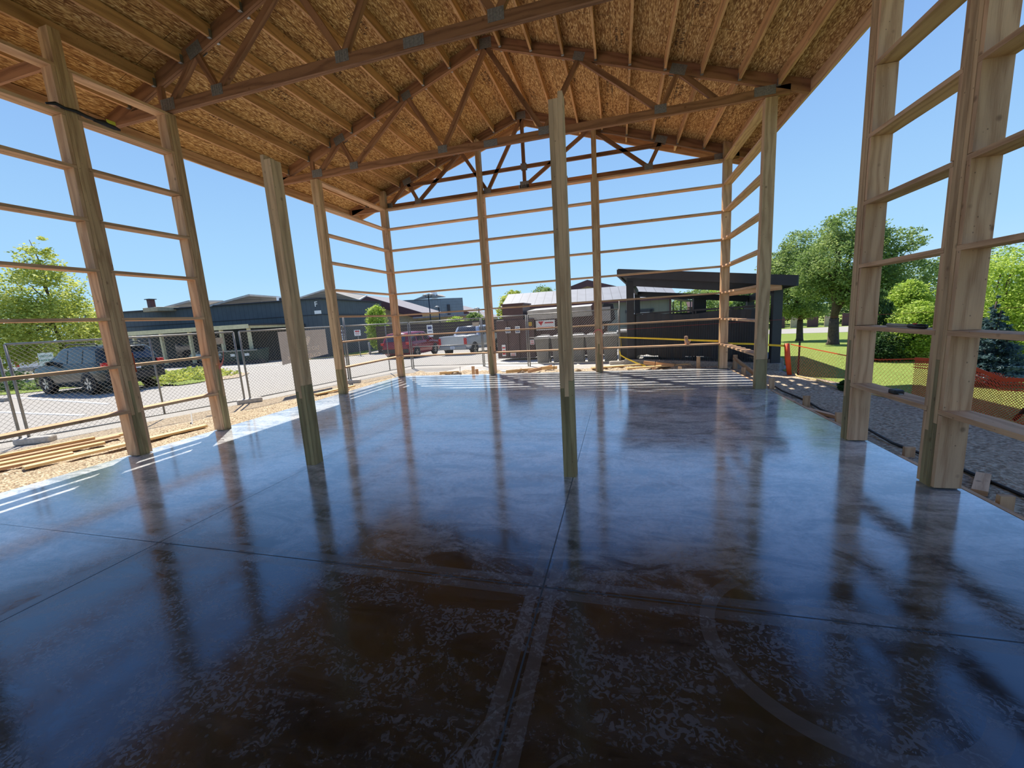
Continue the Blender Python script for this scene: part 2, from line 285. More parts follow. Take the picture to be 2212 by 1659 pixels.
# ================================================================== mesh helpers
class MB:
    def __init__(s): s.v = []; s.f = []; s.uv = []
    def add(s, vs_, fs, uvs=None):
        n = len(s.v); s.v += [Vector(v) for v in vs_]
        for i, f in enumerate(fs):
            s.f.append([n+k for k in f]); s.uv.append(uvs[i] if uvs else None)
        return s
    def obox(s, c, a, b, h, flush=None):
        """oriented box: centre c, half-axis vectors a, b, h; grain runs along the longest"""
        c, a, b, h = map(Vector, (c, a, b, h)); ax = [a, b, h]; L = [2*x.length for x in ax]
        if a.cross(b).dot(h) < 0: ax[2] = h = -h
        g = max(range(3), key=lambda i: L[i]); off = (R.random()*50, R.random()*50)
        vs_ = [c+sx_*a+sy*b+sz*h for sx_ in (-1, 1) for sy in (-1, 1) for sz in (-1, 1)]
        fs = [((0, 1, 3, 2), 0), ((4, 6, 7, 5), 0), ((0, 4, 5, 1), 1), ((2, 3, 7, 6), 1), ((0, 2, 6, 4), 2), ((1, 5, 7, 3), 2)]
        F = []; U = []
        for q, (f, nax) in enumerate(fs):
            inp = [i for i in range(3) if i != nax]
            if nax == g: ui, vi, k = inp[0], inp[1], .15
            else: ui = g; vi = [i for i in inp if i != g][0]; k = 1
            uu = []
            for idx in f:
                sg = ((idx >> 2) & 1, (idx >> 1) & 1, idx & 1)
                uu.append((off[0]+sg[ui]*L[ui]*k, off[1]+q*.37+sg[vi]*L[vi]))
            F.append(f); U.append(uu)
        return s.add(vs_, F, U)
    def box(s, x0, x1, y0, y1, z0, z1):
        return s.obox(((x0+x1)/2, (y0+y1)/2, (z0+z1)/2), (max((x1-x0)/2, 1e-4), 0, 0), (0, max((y1-y0)/2, 1e-4), 0), (0, 0, max((z1-z0)/2, 1e-4)))
    def beam(s, p0, p1, w, t, upv=(0, 0, 1)):
        """w: size along up-ish direction, t: the other"""
        p0, p1 = Vector(p0), Vector(p1); d = (p1-p0); L = d.length; d.normalize(); u = Vector(upv); u = (u-d*u.dot(d))
        if u.length < 1e-5: u = Vector((1, 0, 0)); u = u-d*u.dot(d)
        u.normalize(); sd_ = d.cross(u)
        return s.obox((p0+p1)/2, d*L/2, sd_*t/2, u*w/2)
    def cyl(s, p0, p1, r0, r1=None, n=8, caps=True):
        r1 = r0 if r1 is None else r1
        p0, p1 = Vector(p0), Vector(p1); d = (p1-p0).normalized(); a = d.orthogonal().normalized(); b = d.cross(a)
        vs_ = []; 
        for p, r in ((p0, r0), (p1, r1)):
            for k in range(n):
                t = 2*math.pi*k/n; vs_.append(p+r*(math.cos(t)*a+math.sin(t)*b))
        fs = [(k, (k+1) % n, n+(k+1) % n, n+k) for k in range(n)]
        if caps: fs += [tuple(range(n))[::-1], tuple(range(n, 2*n))]
        return s.add(vs_, fs)
    def tube(s, pts, r, n=6):
        pts = [Vector(p) for p in pts]
        rr = r if isinstance(r, (list, tuple)) else [r]*len(pts)
        base = len(s.v); ref = None
        for i, p in enumerate(pts):
            d = (pts[min(i+1, len(pts)-1)]-pts[max(i-1, 0)]).normalized()
            if ref is None: ref = d.orthogonal().normalized()
            ref = (ref-d*ref.dot(d)).normalized(); b = d.cross(ref)
            for k in range(n):
                t = 2*math.pi*k/n; s.v.append(p+rr[i]*(math.cos(t)*ref+math.sin(t)*b))
        for i in range(len(pts)-1):
            for k in range(n):
                s.f.append([base+i*n+k, base+i*n+(k+1) % n, base+(i+1)*n+(k+1) % n, base+(i+1)*n+k]); s.uv.append(None)
        s.f.append([base+k for k in range(n)][::-1]); s.uv.append(None)
        s.f.append([base+(len(pts)-1)*n+k for k in range(n)]); s.uv.append(None)
        return s
    def quad(s, a, b, c, d, uvs=None):
        a, b, c, d = map(Vector, (a, b, c, d)); w = (b-a).length; h = (d-a).length
        return s.add([a, b, c, d], [(0, 1, 2, 3)], [uvs or [(0, 0), (w, 0), (w, h), (0, h)]])
    def prism(s, poly, dvec):
        """closed prism: polygon points extruded by dvec"""
        n = len(poly); p = [Vector(q) for q in poly]; dv = Vector(dvec)
        return s.add(p+[q+dv for q in p], [tuple(range(n))[::-1], tuple(range(n, 2*n))]+[(k, (k+1) % n, n+(k+1) % n, n+k) for k in range(n)])
    def build(s, name, mat, parent=None, smooth=False, X=None, bevel=0):
        if X is not None: s.v = [X @ v for v in s.v]
        mn = Vector([min(v[i] for v in s.v) for i in range(3)]); mx = Vector([max(v[i] for v in s.v) for i in range(3)])
        c = Vector(((mn.x+mx.x)/2, (mn.y+mx.y)/2, mn.z))
        me = bpy.data.meshes.new(name); me.from_pydata([tuple(v-c) for v in s.v], [], s.f); me.validate(clean_customdata=False)
        if any(u is not None for u in s.uv) and len(me.polygons) == len(s.f):
            ul = me.uv_layers.new(name='UVMap')
            for p, u in zip(me.polygons, s.uv):
                if u is None: continue
                for li, uu in zip(p.loop_indices, u): ul.data[li].uv = uu
        if smooth: me.polygons.foreach_set('use_smooth', [True]*len(me.polygons))
        me.materials.append(M[mat] if isinstance(mat, str) else mat)
        o = bpy.data.objects.new(name, me); COL.objects.link(o)
        if parent is not None: o.parent = parent; o.location = c-GL[parent.name]; GL[o.name] = c
        else: o.location = c; GL[o.name] = c
        if bevel:
            b = o.modifiers.new('bevel', 'BEVEL'); b.width = bevel; b.segments = 2; b.limit_method = 'ANGLE'
        return o
GL = {}
def thing(name, loc, label, cat, group=None):
    o = bpy.data.objects.new(name, None); COL.objects.link(o); o.location = loc; GL[o.name] = Vector(loc); o.empty_display_size = .1
    return tag(o, label, cat, group)
def tag(o, label, cat, group=None):
    o['label'] = label; o['category'] = cat
    if group: o['group'] = group
    return o
def struct(o, label=None):
    o['kind'] = 'structure'
    if label: o['label'] = label
    return o
ORD = ['first', 'second', 'third', 'fourth', 'fifth', 'sixth', 'seventh', 'eighth', 'ninth', 'tenth']
def zg(y): return -.12-.04*min(max(0, y-14), 14)

# ================================================================== ground
def strip(name, rows, mat, dz, rough=0, step=None):
    """rows: (y, x0, x1) ascending; surface follows the site's slope"""
    ys = sorted(set([r[0] for r in rows]+[y for y in (14, 28) if rows[0][0] < y < rows[-1][0]]))
    if step:
        y0, y1 = rows[0][0], rows[-1][0]; n = max(1, int((y1-y0)/step)); ys = [y0+(y1-y0)*i/n for i in range(n+1)]
    m = MB(); nx = 1
    if step: nx = max(1, int(max(r[2]-r[1] for r in rows)/step))
    grid = []
    rr = random.Random(3)
    for y in ys:
        k = max(i for i in range(len(rows)) if rows[i][0] <= y+1e-6); k2 = min(k+1, len(rows)-1)
        t = 0 if k2 == k else (y-rows[k][0])/(rows[k2][0]-rows[k][0])
        a = rows[k][1]*(1-t)+rows[k2][1]*t; b = rows[k][2]*(1-t)+rows[k2][2]*t
        row = []
        for i in range(nx+1):
            x = a+(b-a)*i/nx; e = 0 if i in (0, nx) else 1
            row.append((x, y, zg(y)+dz+(rough*(.5*math.sin(x*3.1+y*2.3)+.5*math.sin(x*7.3-y*5.1)+rr.uniform(-.5, 1.0))*e if rough else 0)))
        grid.append(row)
    vs_ = [p for row in grid for p in row]; fs = []; uv = []
    for j in range(len(ys)-1):
        for i in range(nx):
            f = (j*(nx+1)+i, j*(nx+1)+i+1, (j+1)*(nx+1)+i+1, (j+1)*(nx+1)+i); fs.append(f); uv.append([vs_[k][:2] for k in f])
    m.add(vs_, fs, uv); o = m.build(name, mat, smooth=bool(rough)); return struct(o)
strip('ground', [(-40, -160, 120), (14, -160, 120), (28, -160, 120), (300, -160, 120)], 'asphalt', 0)
strip('lawn', [(-30, 5.6, 120), (4.2, 5.3, 120), (5.5, 4.9, 120), (6.1, 4.75, 120), (7.5, 4.55, 120), (8.3, 4.4, 120), (9.1, 4.25, 120), (10.2, 3.95, 120), (11.2, 3.9, 120), (11.9, 4.3, 120), (14, 4.4, 120), (28, 4.4, 120), (300, 4.4, 120)], 'grass', .012)
strip('path', [(29.5, 26, 60), (31.5, 14.5, 60), (33, 9.6, 60), (36, 6, 60), (37.2, 6, 22), (38, 6, 16)], 'asphalt', .02)
strip('dirt_yard', [(-20, 2.6, 5.7), (4.2, 2.6, 5.35), (5.5, 2.6, 4.95), (6.1, 2.6, 4.8), (7.5, 2.6, 4.6), (8.3, 2.6, 4.45), (9.1, 2.6, 4.3), (10.2, 2.6, 4.0), (11.2, 2.6, 3.7), (12.3, 2.6, 3.0)], 'dirt', .02, .018, .16)
strip('dirt_strip', [(11.12, -6.9, 2.7), (12.45, -6.9, 2.7)], 'dirt', .03, .045, .12)
strip('walkway', [(12.4, -5.9, .35), (17.6, -5.2, .35)], 'conc', .014)
strip('gravel_strip', [(-14, -8.7, -6.66), (5, -8.5, -6.66), (9, -7.6, -6.66), (11.6, -7.2, -6.66)], 'gravel', .035, .02, .1)
strip('dusty_verge', [(-14, -10.4, -8.6), (5, -9.9, -8.4), (9, -8.6, -7.5), (11.6, -8.0, -7.1), (12.6, -7.6, -6.0)], 'dirt', .012, .004, .2)
strip('planting_bed', [(10.9, -16.9, -15.7), (11.4, -19.5, -15.4), (13.5, -24, -16.4), (15.6, -24.5, -19.4), (17, -25, -21.5)], 'grass', .03, .06, .3)
strip('planting_soil', [(11.7, -15.6, -15.2), (12.7, -16.6, -14.9), (14.2, -19.5, -16.0)], 'dirt', .025, .02, .3)
strip('building_verge', [(29.3, -24.0, -21.0), (33, -24.2, -22.6), (38.5, -24.7, -24.0)], 'grass', .03)
strip('parking_bed', [(7.6, -31, -26), (9.8, -31, -22.2), (11.3, -31, -21.2), (12.6, -31, -23)], 'grass', .02)
for i, (a, b) in enumerate((((-20.8, 9.0), (-14.0, 7.8)), ((-17.5, 6.9), (-12.6, 6.5)), ((-12.5, 24.0), (-5, 22.6)), ((-24, 19.5), (-20, 19.9)))):
    m = MB(); m.beam((a[0], a[1], zg(a[1])+.006), (b[0], b[1], zg(b[1])+.006), .012, .1); struct(m.build('parking_line', 'wline'))
m = MB(); m.beam((-23.6, 25.2, zg(25)+.02), (-20.6, 31, zg(31)+.02), .04, .35); struct(m.build('parking_line', 'yline'))
m = MB(); m.box(-21.6, -19.7, 8.25, 8.45, -.12, .0)
tag(m.build('wheel_stop', 'concd', bevel=.03), 'grey concrete wheel stop at the parking bay by the left edge', 'wheel stop')
# slab
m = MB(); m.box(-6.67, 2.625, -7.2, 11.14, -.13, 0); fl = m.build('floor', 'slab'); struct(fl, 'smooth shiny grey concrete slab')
fl.data.transform(Matrix.Translation(Vector(fl.location))); fl.location = (0, 0, 0)

# ================================================================== frame of the building
XC = -2.36
def zlow(x): return 6.70-abs(x-XC)/3
HALF = 5.43; CH = .2
GZ = [.625*k for k in range(1, 9)]; GZ[5] = 3.755; GZ[6] = 4.36; GZ[7] = 4.90
PT = .038; PD = .184
def side_post(x, y, top, label, blocks_near=True, blocks_far=True, gz=GZ, plymat='ply', toptext=None):
    t = thing('laminated_post', (x, y, 0), label, 'post', 'laminated wall posts')
    spl = [R.uniform(.5, .7), R.uniform(.9, 1.15), R.uniform(.45, .6)]
    for i in (-1, 0, 1):
        s_ = spl[i+1]; w = PD-(.002 if i else 0)
        MB().box(x-w/2, x+w/2, y+i*(PT+.001)-PT/2, y+i*(PT+.001)+PT/2, 0, s_).build('treated_ply', 'treated', t)
        MB().box(x-w/2, x+w/2, y+i*(PT+.001)-PT/2, y+i*(PT+.001)+PT/2, s_+.002, top+(0 if i else -.0)).build('ply', plymat, t)
    lev = [-.02]+[z for z in gz if z < top+.05]
    for sgn, on in ((-1, blocks_near), (1, blocks_far)):
        if not on: continue
        y0 = y+sgn*(1.5*PT+.003); 
        for a, b in zip(lev[:-1], lev[1:]):
            MB().box(x-PD/2+.004, x+PD/2-.004, min(y0, y0+sgn*PT), max(y0, y0+sgn*PT), max(a+.02, .012), b-.02).build('nailer_block', 'fir', t)
    return t
def far_post(x, y, top, label):
    t = thing('laminated_post', (x, y, 0), label, 'post', 'laminated wall posts')
    for i in (-1, 0, 1):
        s_ = R.uniform(.4, .9)
        MB().box(x+i*(PT+.001)-PT/2, x+i*(PT+.001)+PT/2, y-PD/2, y+PD/2, 0, s_).build('treated_ply', 'treated', t)
        MB().box(x+i*(PT+.001)-PT/2, x+i*(PT+.001)+PT/2, y-PD/2, y+PD/2, s_+.002, top+(.03 if i == 0 else 0)).build('ply', 'ply', t)
    lev = [-.02]+GZ
    for sgn in (-1, 1):
        x0 = x+sgn*(1.5*PT+.003)
        for a, b in zip(lev[:-1], lev[1:]):
            MB().box(min(x0, x0+sgn*PT), max(x0, x0+sgn*PT), y-PD/2+.004, y+PD/2-.004, max(a+.02, .012), b-.02).build('nailer_block', 'fir', t)
    return t
XL, XR = -6.555, 2.515
YP = dict(a=2.05, b=3.885, c=5.145, d=8.26, e=11.05)
LN = dict(a='left wall post out of the frame edge nearest the camera', b='nearest left wall post, with dark strap high on it', c='second left wall post, at near side of the open bay',
          d='left wall post at the far side of the open bay', e='left rear corner post of the frame')
RN = dict(a='right wall post nearest the camera beyond the frame edge', b='nearest right wall post, broad and knotty beside the camera', c='second right wall post with a tape on the shelf beside it',
          d='right wall post at the far side of the open right bay', e='right rear corner post of the frame')
for k, y in YP.items():
    side_post(XL, y, {'a': 4.92, 'b': 5.32, 'c': 4.92, 'd': 4.92, 'e': 5.42}[k], 'laminated timber post, '+LN[k], blocks_near=k != 'd', blocks_far=k not in 'ce')
    side_post(XR, y, {'a': 4.92, 'b': 4.92, 'c': 4.92, 'd': 4.92, 'e': 5.30}[k], 'laminated timber post, '+RN[k], blocks_near=k != 'd', blocks_far=k not in 'ce')
XW = (-3.57, -.525)
far_post(XW[0], 11.05, 6.30, 'laminated timber post in the rear wall, left one of the two between its corners')
far_post(XW[1], 11.05, 6.10, 'laminated timber post in the rear wall, right one of the two between its corners')
def girts(p0, p1, axis, where, skip=(), lift=0):
    for k, z in enumerate(GZ):
        if k in skip: continue
        zz = z+R.uniform(-.006, .006)
        if axis == 'y': m = MB().box(p0[0]-PD/2, p0[0]+PD/2, p0[1], p1[1], zz-.019, zz+.019)
        else: m = MB().box(p0[0], p1[0], p0[1]-PD/2, p0[1]+PD/2, zz-.019, zz+.019)
        tag(m.build('wall_girt', 'fir'), f'flat timber girt, {ORD[k]} from the floor, {where}', 'girt', 'horizontal wall girts')
h = 1.5*PT+.004
girts((XL, YP['a']+h), (XL, YP['b']-h), 'y', 'left wall bay cut by the left edge')
girts((XL, YP['b']+h), (XL, YP['c']-h), 'y', 'between the two nearest left wall posts')
girts((XL, YP['d']+h), (XL, YP['e']-h), 'y', 'left wall bay next to the rear corner')
girts((XR, YP['a']+h), (XR, YP['b']-h), 'y', 'right wall bay cut by the right edge')
girts((XR, YP['b']+h), (XR, YP['c']-h), 'y', 'between the two nearest right wall posts')
girts((XR, YP['d']+h), (XR, YP['e']-h), 'y', 'right wall bay next to the rear corner')
girts((XL+PD/2+.002, 11.05), (XW[0]-h, 11.05), 'x', 'rear wall, left third')
girts((XW[0]+h, 11.05), (XW[1]-h, 11.05), 'x', 'rear wall, middle third')
girts((XW[1]+h, 11.05), (XR-PD/2-.002, 11.05), 'x', 'rear wall, right third')
# freestanding interior posts
for x, y, lab in ((-3.552, 3.815, 'freestanding grey green timber post in the slab, left of the two'), (-.485, 3.785, 'freestanding grey timber post beside the centre saw cut')):
    t = thing('freestanding_post', (x, y, 0), lab, 'post', 'freestanding posts')
    for i in (-1, 0, 1):
        s_ = (.88, .8, .95)[i+1]; hh = 3.37+(.05 if i == (1 if x > -1 else -1) else 0)
        for z0, z1, nm, mt in ((0, s_, 'treated_ply', 'treated'), (s_+.002, hh, 'ply', 'post')):
            MB().box(x+i*.041-.02, x+i*.041+.02, y-.07, y+.07, z0, z1).build(nm, mt, t)
# trusses
def truss(y, label, end=False):
    T = .074
    t = thing('roof_truss', (XC, y, 4.93), label, 'truss', 'roof trusses')
    def P(dx, z): return (XC+dx, y, z)
    zb0, zb1 = 4.935, 5.075; zbm = (zb0+zb1)/2
    for s_ in (-1, 1):
        a = P(s_*HALF, zlow(XC+HALF)+CH/2); b = P(0, 6.70+CH/2)
        n = Vector((s_, 0, -1/3)).normalized()
        poly = [P(s_*HALF, zlow(XC+HALF)), P(s_*HALF, zlow(XC+HALF)+CH), P(0, 6.70+CH), P(0, 6.70)]
        m = MB(); L = HALF*1.054; off = R.random()*30
        for dy in (-T/2, .002):
            q = [Vector(p)+Vector((0, dy, 0)) for p in poly]; q2 = [v+Vector((0, T/2-.003, 0)) for v in q]
            vv = q+q2; fs = [(0, 1, 2, 3), (7, 6, 5, 4), (0, 3, 7, 4), (1, 5, 6, 2), (0, 4, 5, 1), (3, 2, 6, 7)]
            co = lambda k: (off+(vv[k]-vv[0]).length if k in (2, 3, 6, 7) else off, off+(CH if k in (1, 2, 5, 6) else 0)+(.04 if k > 3 else 0))
            m.add(vv, fs, [[(off+(L if k in (2, 3, 6, 7) else 0), off+(.19 if k in (1, 2, 5, 6) else 0)+(.04 if k > 3 else 0)) for k in f] for f in fs])
        m.build('top_chord', 'truss', t)
    m = MB()
    for dy in (-T/4-.001, T/4+.001):
        m.obox((XC-.1, y+dy, zbm), (5.25, 0, 0), (0, T/4-.001, 0), (0, 0, .07))
    m.build('bottom_chord', 'truss', t)
    J = [3.14, 1.045]; K = [3.43, 1.745]
    webs = []
    if not end:
        for s_ in (-1, 1):
            webs += [((s_*4.05, zb1-.03), (s_*K[0], zlow(XC+K[0])+.05)), ((s_*K[0], zlow(XC+K[0])+.04), (s_*J[0], zb1-.03)), ((s_*J[0], zb1-.03), (s_*K[1], zlow(XC+K[1])+.04)),
                     ((s_*K[1], zlow(XC+K[1])+.04), (s_*J[1], zb1-.03)), ((s_*J[1], zb1-.03), (0, 6.72))]
    else:
        webs += [((-4.05, zb1-.03), (-K[0], zlow(XC+K[0])+.05)), ((-K[0], zlow(XC+K[0])+.04), (-J[0], zb1-.03)), ((-J[0], zb1-.03), (-K[1], zlow(XC+K[1])+.04)), ((-K[1], zlow(XC+K[1])+.04), (-J[1], zb1-.03)), ((-J[1], zb1-.03), (0, 6.72)),
                 ((.03, zb1-.02), (K[1], zlow(XC+K[1])+.04)), ((K[1], zlow(XC+K[1])+.04), (J[0], zb1-.03)), ((J[0], zb1-.03), (K[0], zlow(XC+K[0])+.05)), ((0, zb1-.03), (0, 6.72)), ((-3.45, 5.52), (3.45, 5.52))]
    webs += [((XL-XC-.03, zb1-.02), (XL-XC-.03, zlow(XL)+.03)), ((XR-XC+.02, zb1-.02), (XR-XC+.02, zlow(XR)+.03))]
    for a, b in webs:
        d = 'diag'
        MB().beam(P(*a), P(*b), .089, T-.012, (1, 0, 0) if abs(a[0]-b[0]) < .01 else (0, 0, 1)).build('web_member', 'truss', t)
    pl = [(s_*J[0], zb1-.02, 0, .1, .07) for s_ in (-1, 1)]+[(s_*J[1], zb1-.02, 0, .1, .07) for s_ in (-1, 1)]+[(s_*K[0], zlow(XC+K[0])+.07, -s_, .13, .08) for s_ in (-1, 1)]+[(s_*K[1], zlow(XC+K[1])+.06, -s_, .1, .07) for s_ in (-1, 1)]
    pl += [(0, 6.76, 0, .12, .09), (-.02, zbm, 0, .14, .06), (XL-XC+.1, zb1-.04, 0, .13, .08), (XR-XC-.1, zb1-.04, 0, .16, .07)]
    if end: pl += [(0, 5.52, 0, .08, .08), (0, zb1-.02, 0, .12, .1)]
    for dx, z, sl_, w, hh in pl:
        d = Vector((1, 0, sl_/3.0 if sl_ else 0)).normalized()
        m = MB()
        for sy in (-1, 1):
            m.obox((XC+dx, y+sy*(T/2+.003), z), d*w, (0, .0015, 0), Vector((-d.z, 0, d.x))*hh)
            for i in range(5): m.obox(Vector((XC+dx, y+sy*(T/2+.006), z))+d*(w*(i-2)/2.6), d*.006, (0, .0018, 0), Vector((-d.z, 0, d.x))*hh*.9)
        m.build('connector_plate', 'galv', t)
    return t
TY = [('roof truss beyond the frame, nearest the camera', 2.05), ('nearest roof truss crossing the top of the picture', 5.145), ('roof truss in the middle, between nearest truss and gable', 8.26)]
for lab, y in TY: truss(y, 'timber '+lab)
truss(11.19, 'timber gable truss over the rear wall with upright king post and mid rail', end=True)
# purlins between trusses
offsR = [.29+.585*k for k in range(9)]; offsL = [.17+.585*k for k in range(9)]
bays = [(2.09, 5.105, 'nearest roof bay'), (5.185, 8.22, 'middle roof bay'), (8.30, 11.15, 'rear roof bay')]
for bi, (y0, y1, bn) in enumerate(bays):
    for s_, offs in ((1, offsR), (-1, offsL)):
        for k, o_ in enumerate(offs):
            x = XC+s_*o_; zt = zlow(x)+CH
            m = MB().obox((x, (y0+y1)/2, zt-.09), (.019, 0, 0), (0, (y1-y0)/2, 0), (0, 0, .085))
            side = 'right' if s_ > 0 else 'left'
            pr = thing('roof_purlin', (x, y0, zt-.18), f'purlin, {ORD[k]} down from ridge on {side} slope, {bn}', 'purlin', 'roof purlins')
            m.build('joist', 'purlin', pr)
            for yy, d in ((y0, 1), (y1, -1)):
                m = MB(); m.box(x-.024, x+.024, min(yy, yy+d*.045), max(yy, yy+d*.045), zt-.182, zt-.172)
                for sx_ in (-1, 1): m.box(x+sx_*.022-.0015, x+sx_*.022+.0015, min(yy, yy+d*.04), max(yy, yy+d*.04), zt-.18, zt-.07)
                m.build('joist_hanger', 'galv', pr)
# gable overhang: lookouts and barge boards
YB = 11.72
for s_, offs in ((1, offsR), (-1, offsL)):
    for k, o_ in enumerate(offs):
        if k % 2: continue
        x = XC+s_*o_; zt = zlow(x)+CH
        tag(MB().box(x-.019, x+.019, 11.235, YB-.03, zt-.14, zt-.002).build('lookout_block', 'white'), f'short pale lookout block under the rear overhang, {ORD[k]} down the {"right" if s_ > 0 else "left"} slope', 'block', 'lookout blocks')
    m = MB(); x1 = XC+s_*(HALF+.04)
    m.prism([(XC, YB-.03, 6.70+.02), (XC, YB-.03, 6.9), (x1, YB-.03, zlow(x1)+CH), (x1, YB-.03, zlow(x1)+.02)][::s_], (0, .038, 0))
    for i in range(len(m.uv)): m.uv[i] = [((m.v[k].x-XC)*1.05, m.v[k].z+abs(m.v[k].x-XC)/3+m.v[k].y) for k in m.f[i]]
    tag(m.build('barge_board', 'fir'), f'timber barge board on the rear gable, {"right" if s_ > 0 else "left"} slope', 'board')
    # eave fascia
    m = MB(); z0 = zlow(XC+HALF); m.box(XC+s_*HALF, XC+s_*(HALF+.038), -7.6, YB+.01, z0-.0, z0+.185) if s_ > 0 else m.box(XC-HALF-.038, XC-HALF, -7.6, YB+.01, z0, z0+.185)
    tag(m.build('fascia_board', 'fir'), f'long timber fascia board along the {"right" if s_ > 0 else "left"} eave', 'board')
# stub outrigger at nearest left post
tag(MB().beam((XC-HALF, 3.885, 5.0), (XL-.0, 3.885, 5.0), .14, .038).build('soffit_outrigger', 'truss'), 'short timber outrigger from nearest left post to the eave board', 'board')
# roof sheathing
for s_ in (-1, 1):
    m = MB(); n = 24; x1 = XC+s_*(HALF+.06)
    z0 = 6.70+CH+.001; z1 = zlow(x1)+CH+.001; sl_ = abs(x1-XC)*1.054
    A = (XC, -7.6, z0); B_ = (XC, YB+.06, z0); C_ = (x1, YB+.06, z1); D_ = (x1, -7.6, z1)
    uv = [(-7.6, 0), (YB+.06, 0), (YB+.06, sl_), (-7.6, sl_)]
    top = [Vector(p)+Vector((0, 0, .05)) for p in (A, B_, C_, D_)]; bot = [Vector(p) for p in (A, B_, C_, D_)]
    m.add(bot+top, [(0, 1, 2, 3), (7, 6, 5, 4), (0, 4, 5, 1), (1, 5, 6, 2), (2, 6, 7, 3), (3, 7, 4, 0)],
          [uv, uv[::-1]]+[[(0, 0), (0, .05), (1, .05), (1, 0)]]*4)
    cl = struct(m.build('ceiling', 'osb'), 'oriented strand board roof sheathing seen from below')
    # printed grade marks on the boards: rows of short ink strokes
    rr = random.Random(5+s_)
    marks = MB()
    for j in range(9):
        for i in range(5):
            u0 = -.2+j*1.25+rr.uniform(-.3, .3); v0 = .35+i*1.05+rr.uniform(-.25, .25)
            along = True
            for row in range(rr.choice((1, 2, 2))):
                u = u0+rr.uniform(0, .1); L = rr.uniform(.35, .6); e = u+L
                while u < e:
                    w = rr.uniform(.008, .018); hh = rr.uniform(.035, .055)
                    if rr.random() < .85:
                        vv = v0+row*.085
                        def pt(a, b, e_=.0015): return (XC+s_*b/1.054, 1.5+a, 6.70+CH-b/1.054/3-e_)
                        if rr.random() < .5: marks.add([pt(u, vv), pt(u+w, vv), pt(u+w, vv+hh), pt(u, vv+hh)], [(0, 1, 2, 3)])
                        else:
                            marks.add([pt(u, vv), pt(u+w*.5, vv), pt(u+w*.5, vv+hh), pt(u, vv+hh)], [(0, 1, 2, 3)]); marks.add([pt(u, vv), pt(u+w*2, vv), pt(u+w*2, vv+.005), pt(u, vv+.005)], [(0, 1, 2, 3)]); u += w
                    u += w+rr.uniform(.008, .016)
    marks.build('grade_stamp', 'ink', cl)
# ================================================================== things in and around the frame
# slab edge form boards and stakes
for i, (y0, y1) in enumerate(((2.9, 4.6), (5.3, 7.0), (7.1, 8.1), (8.7, 10.9))):
    tag(MB().beam((2.655, y0, -.055), (2.655, y1, -.055), .11, .038).build('form_board', 'fir'), f'timber form board against the right slab edge, {ORD[3-i]} from the rear corner', 'board', 'slab edge form boards')
for i, (x, y, s_) in enumerate(((2.81, 7.07, .1), (2.86, 8.71, .12), (2.78, 6.02, .09), (2.78, 3.65, .03), (2.85, 4.82, .02), (2.95, 9.6, .16), (2.82, 10.4, .1))):
    tag(MB().box(x-.045, x+.045, y-.02, y+.02, -.16, s_).build('form_stake', 'fir', bevel=.003), 'timber form stake beside the right slab edge, '+['halfway between the open bay posts', 'beside the far post of the open bay', 'nearer the second post in the open bay', 'right of the broadest post', 'between the two broad posts', 'behind the far post of open bay', 'nearest the rear corner'][i], 'stake', 'form stakes on the right')
for i, (p, q) in enumerate((((2.72, 6.9, -.07), (3.05, 6.2, -.075)), ((2.74, 7.7, -.07), (2.72, 7.2, -.07)), ((2.8, 3.9, -.06), (3.1, 4.3, -.06)))):
    tag(MB().beam(p, q, .04, .09).build('form_brace', 'fir'), 'timber offcut against the form board on the right, '+['middle of the open bay', 'far part of the open bay', 'between the two broad posts'][i], 'board', 'form braces on the right')
kx = thing('kicker_brace', (2.95, 11.7, -.1), 'timber stake with diagonal kicker beside the right rear corner post', 'brace')
MB().box(2.9, 3.0, 11.62, 11.66, -.15, .27).build('stake', 'fir', kx); MB().beam((2.9, 11.6, .2), (3.02, 10.2, -.05), .09, .038).build('kicker', 'fir', kx)
m = MB(); m.tube([(2.98, 9.2, -.07), (2.9, 8.3, -.06), (2.98, 7.5, -.075), (2.9, 6.8, -.06), (3.0, 6.0, -.07), (2.92, 5.2, -.06), (3.05, 4.5, -.07), (3.1, 3.6, -.075), (3.4, 2.7, -.08)], .016)
tag(m.build('black_hose', 'tool', smooth=True), 'thin black hose lying on dirt along the right slab edge', 'hose')
m = MB(); m.tube([(3.85, 10.4, -.02), (3.8, 10.1, -.07), (3.95, 9.6, -.08), (3.85, 9.1, -.03), (3.9, 8.6, -.06), (4.0, 8.2, -.08), (4.3, 7.7, -.08), (4.5, 7.3, -.08), (4.7, 6.3, -.08), (5.2, 4.2, -.08)], .014)
tag(m.build('yellow_cord', 'rope', smooth=True), 'pale yellow cord snaking over the dirt on the right', 'cord')
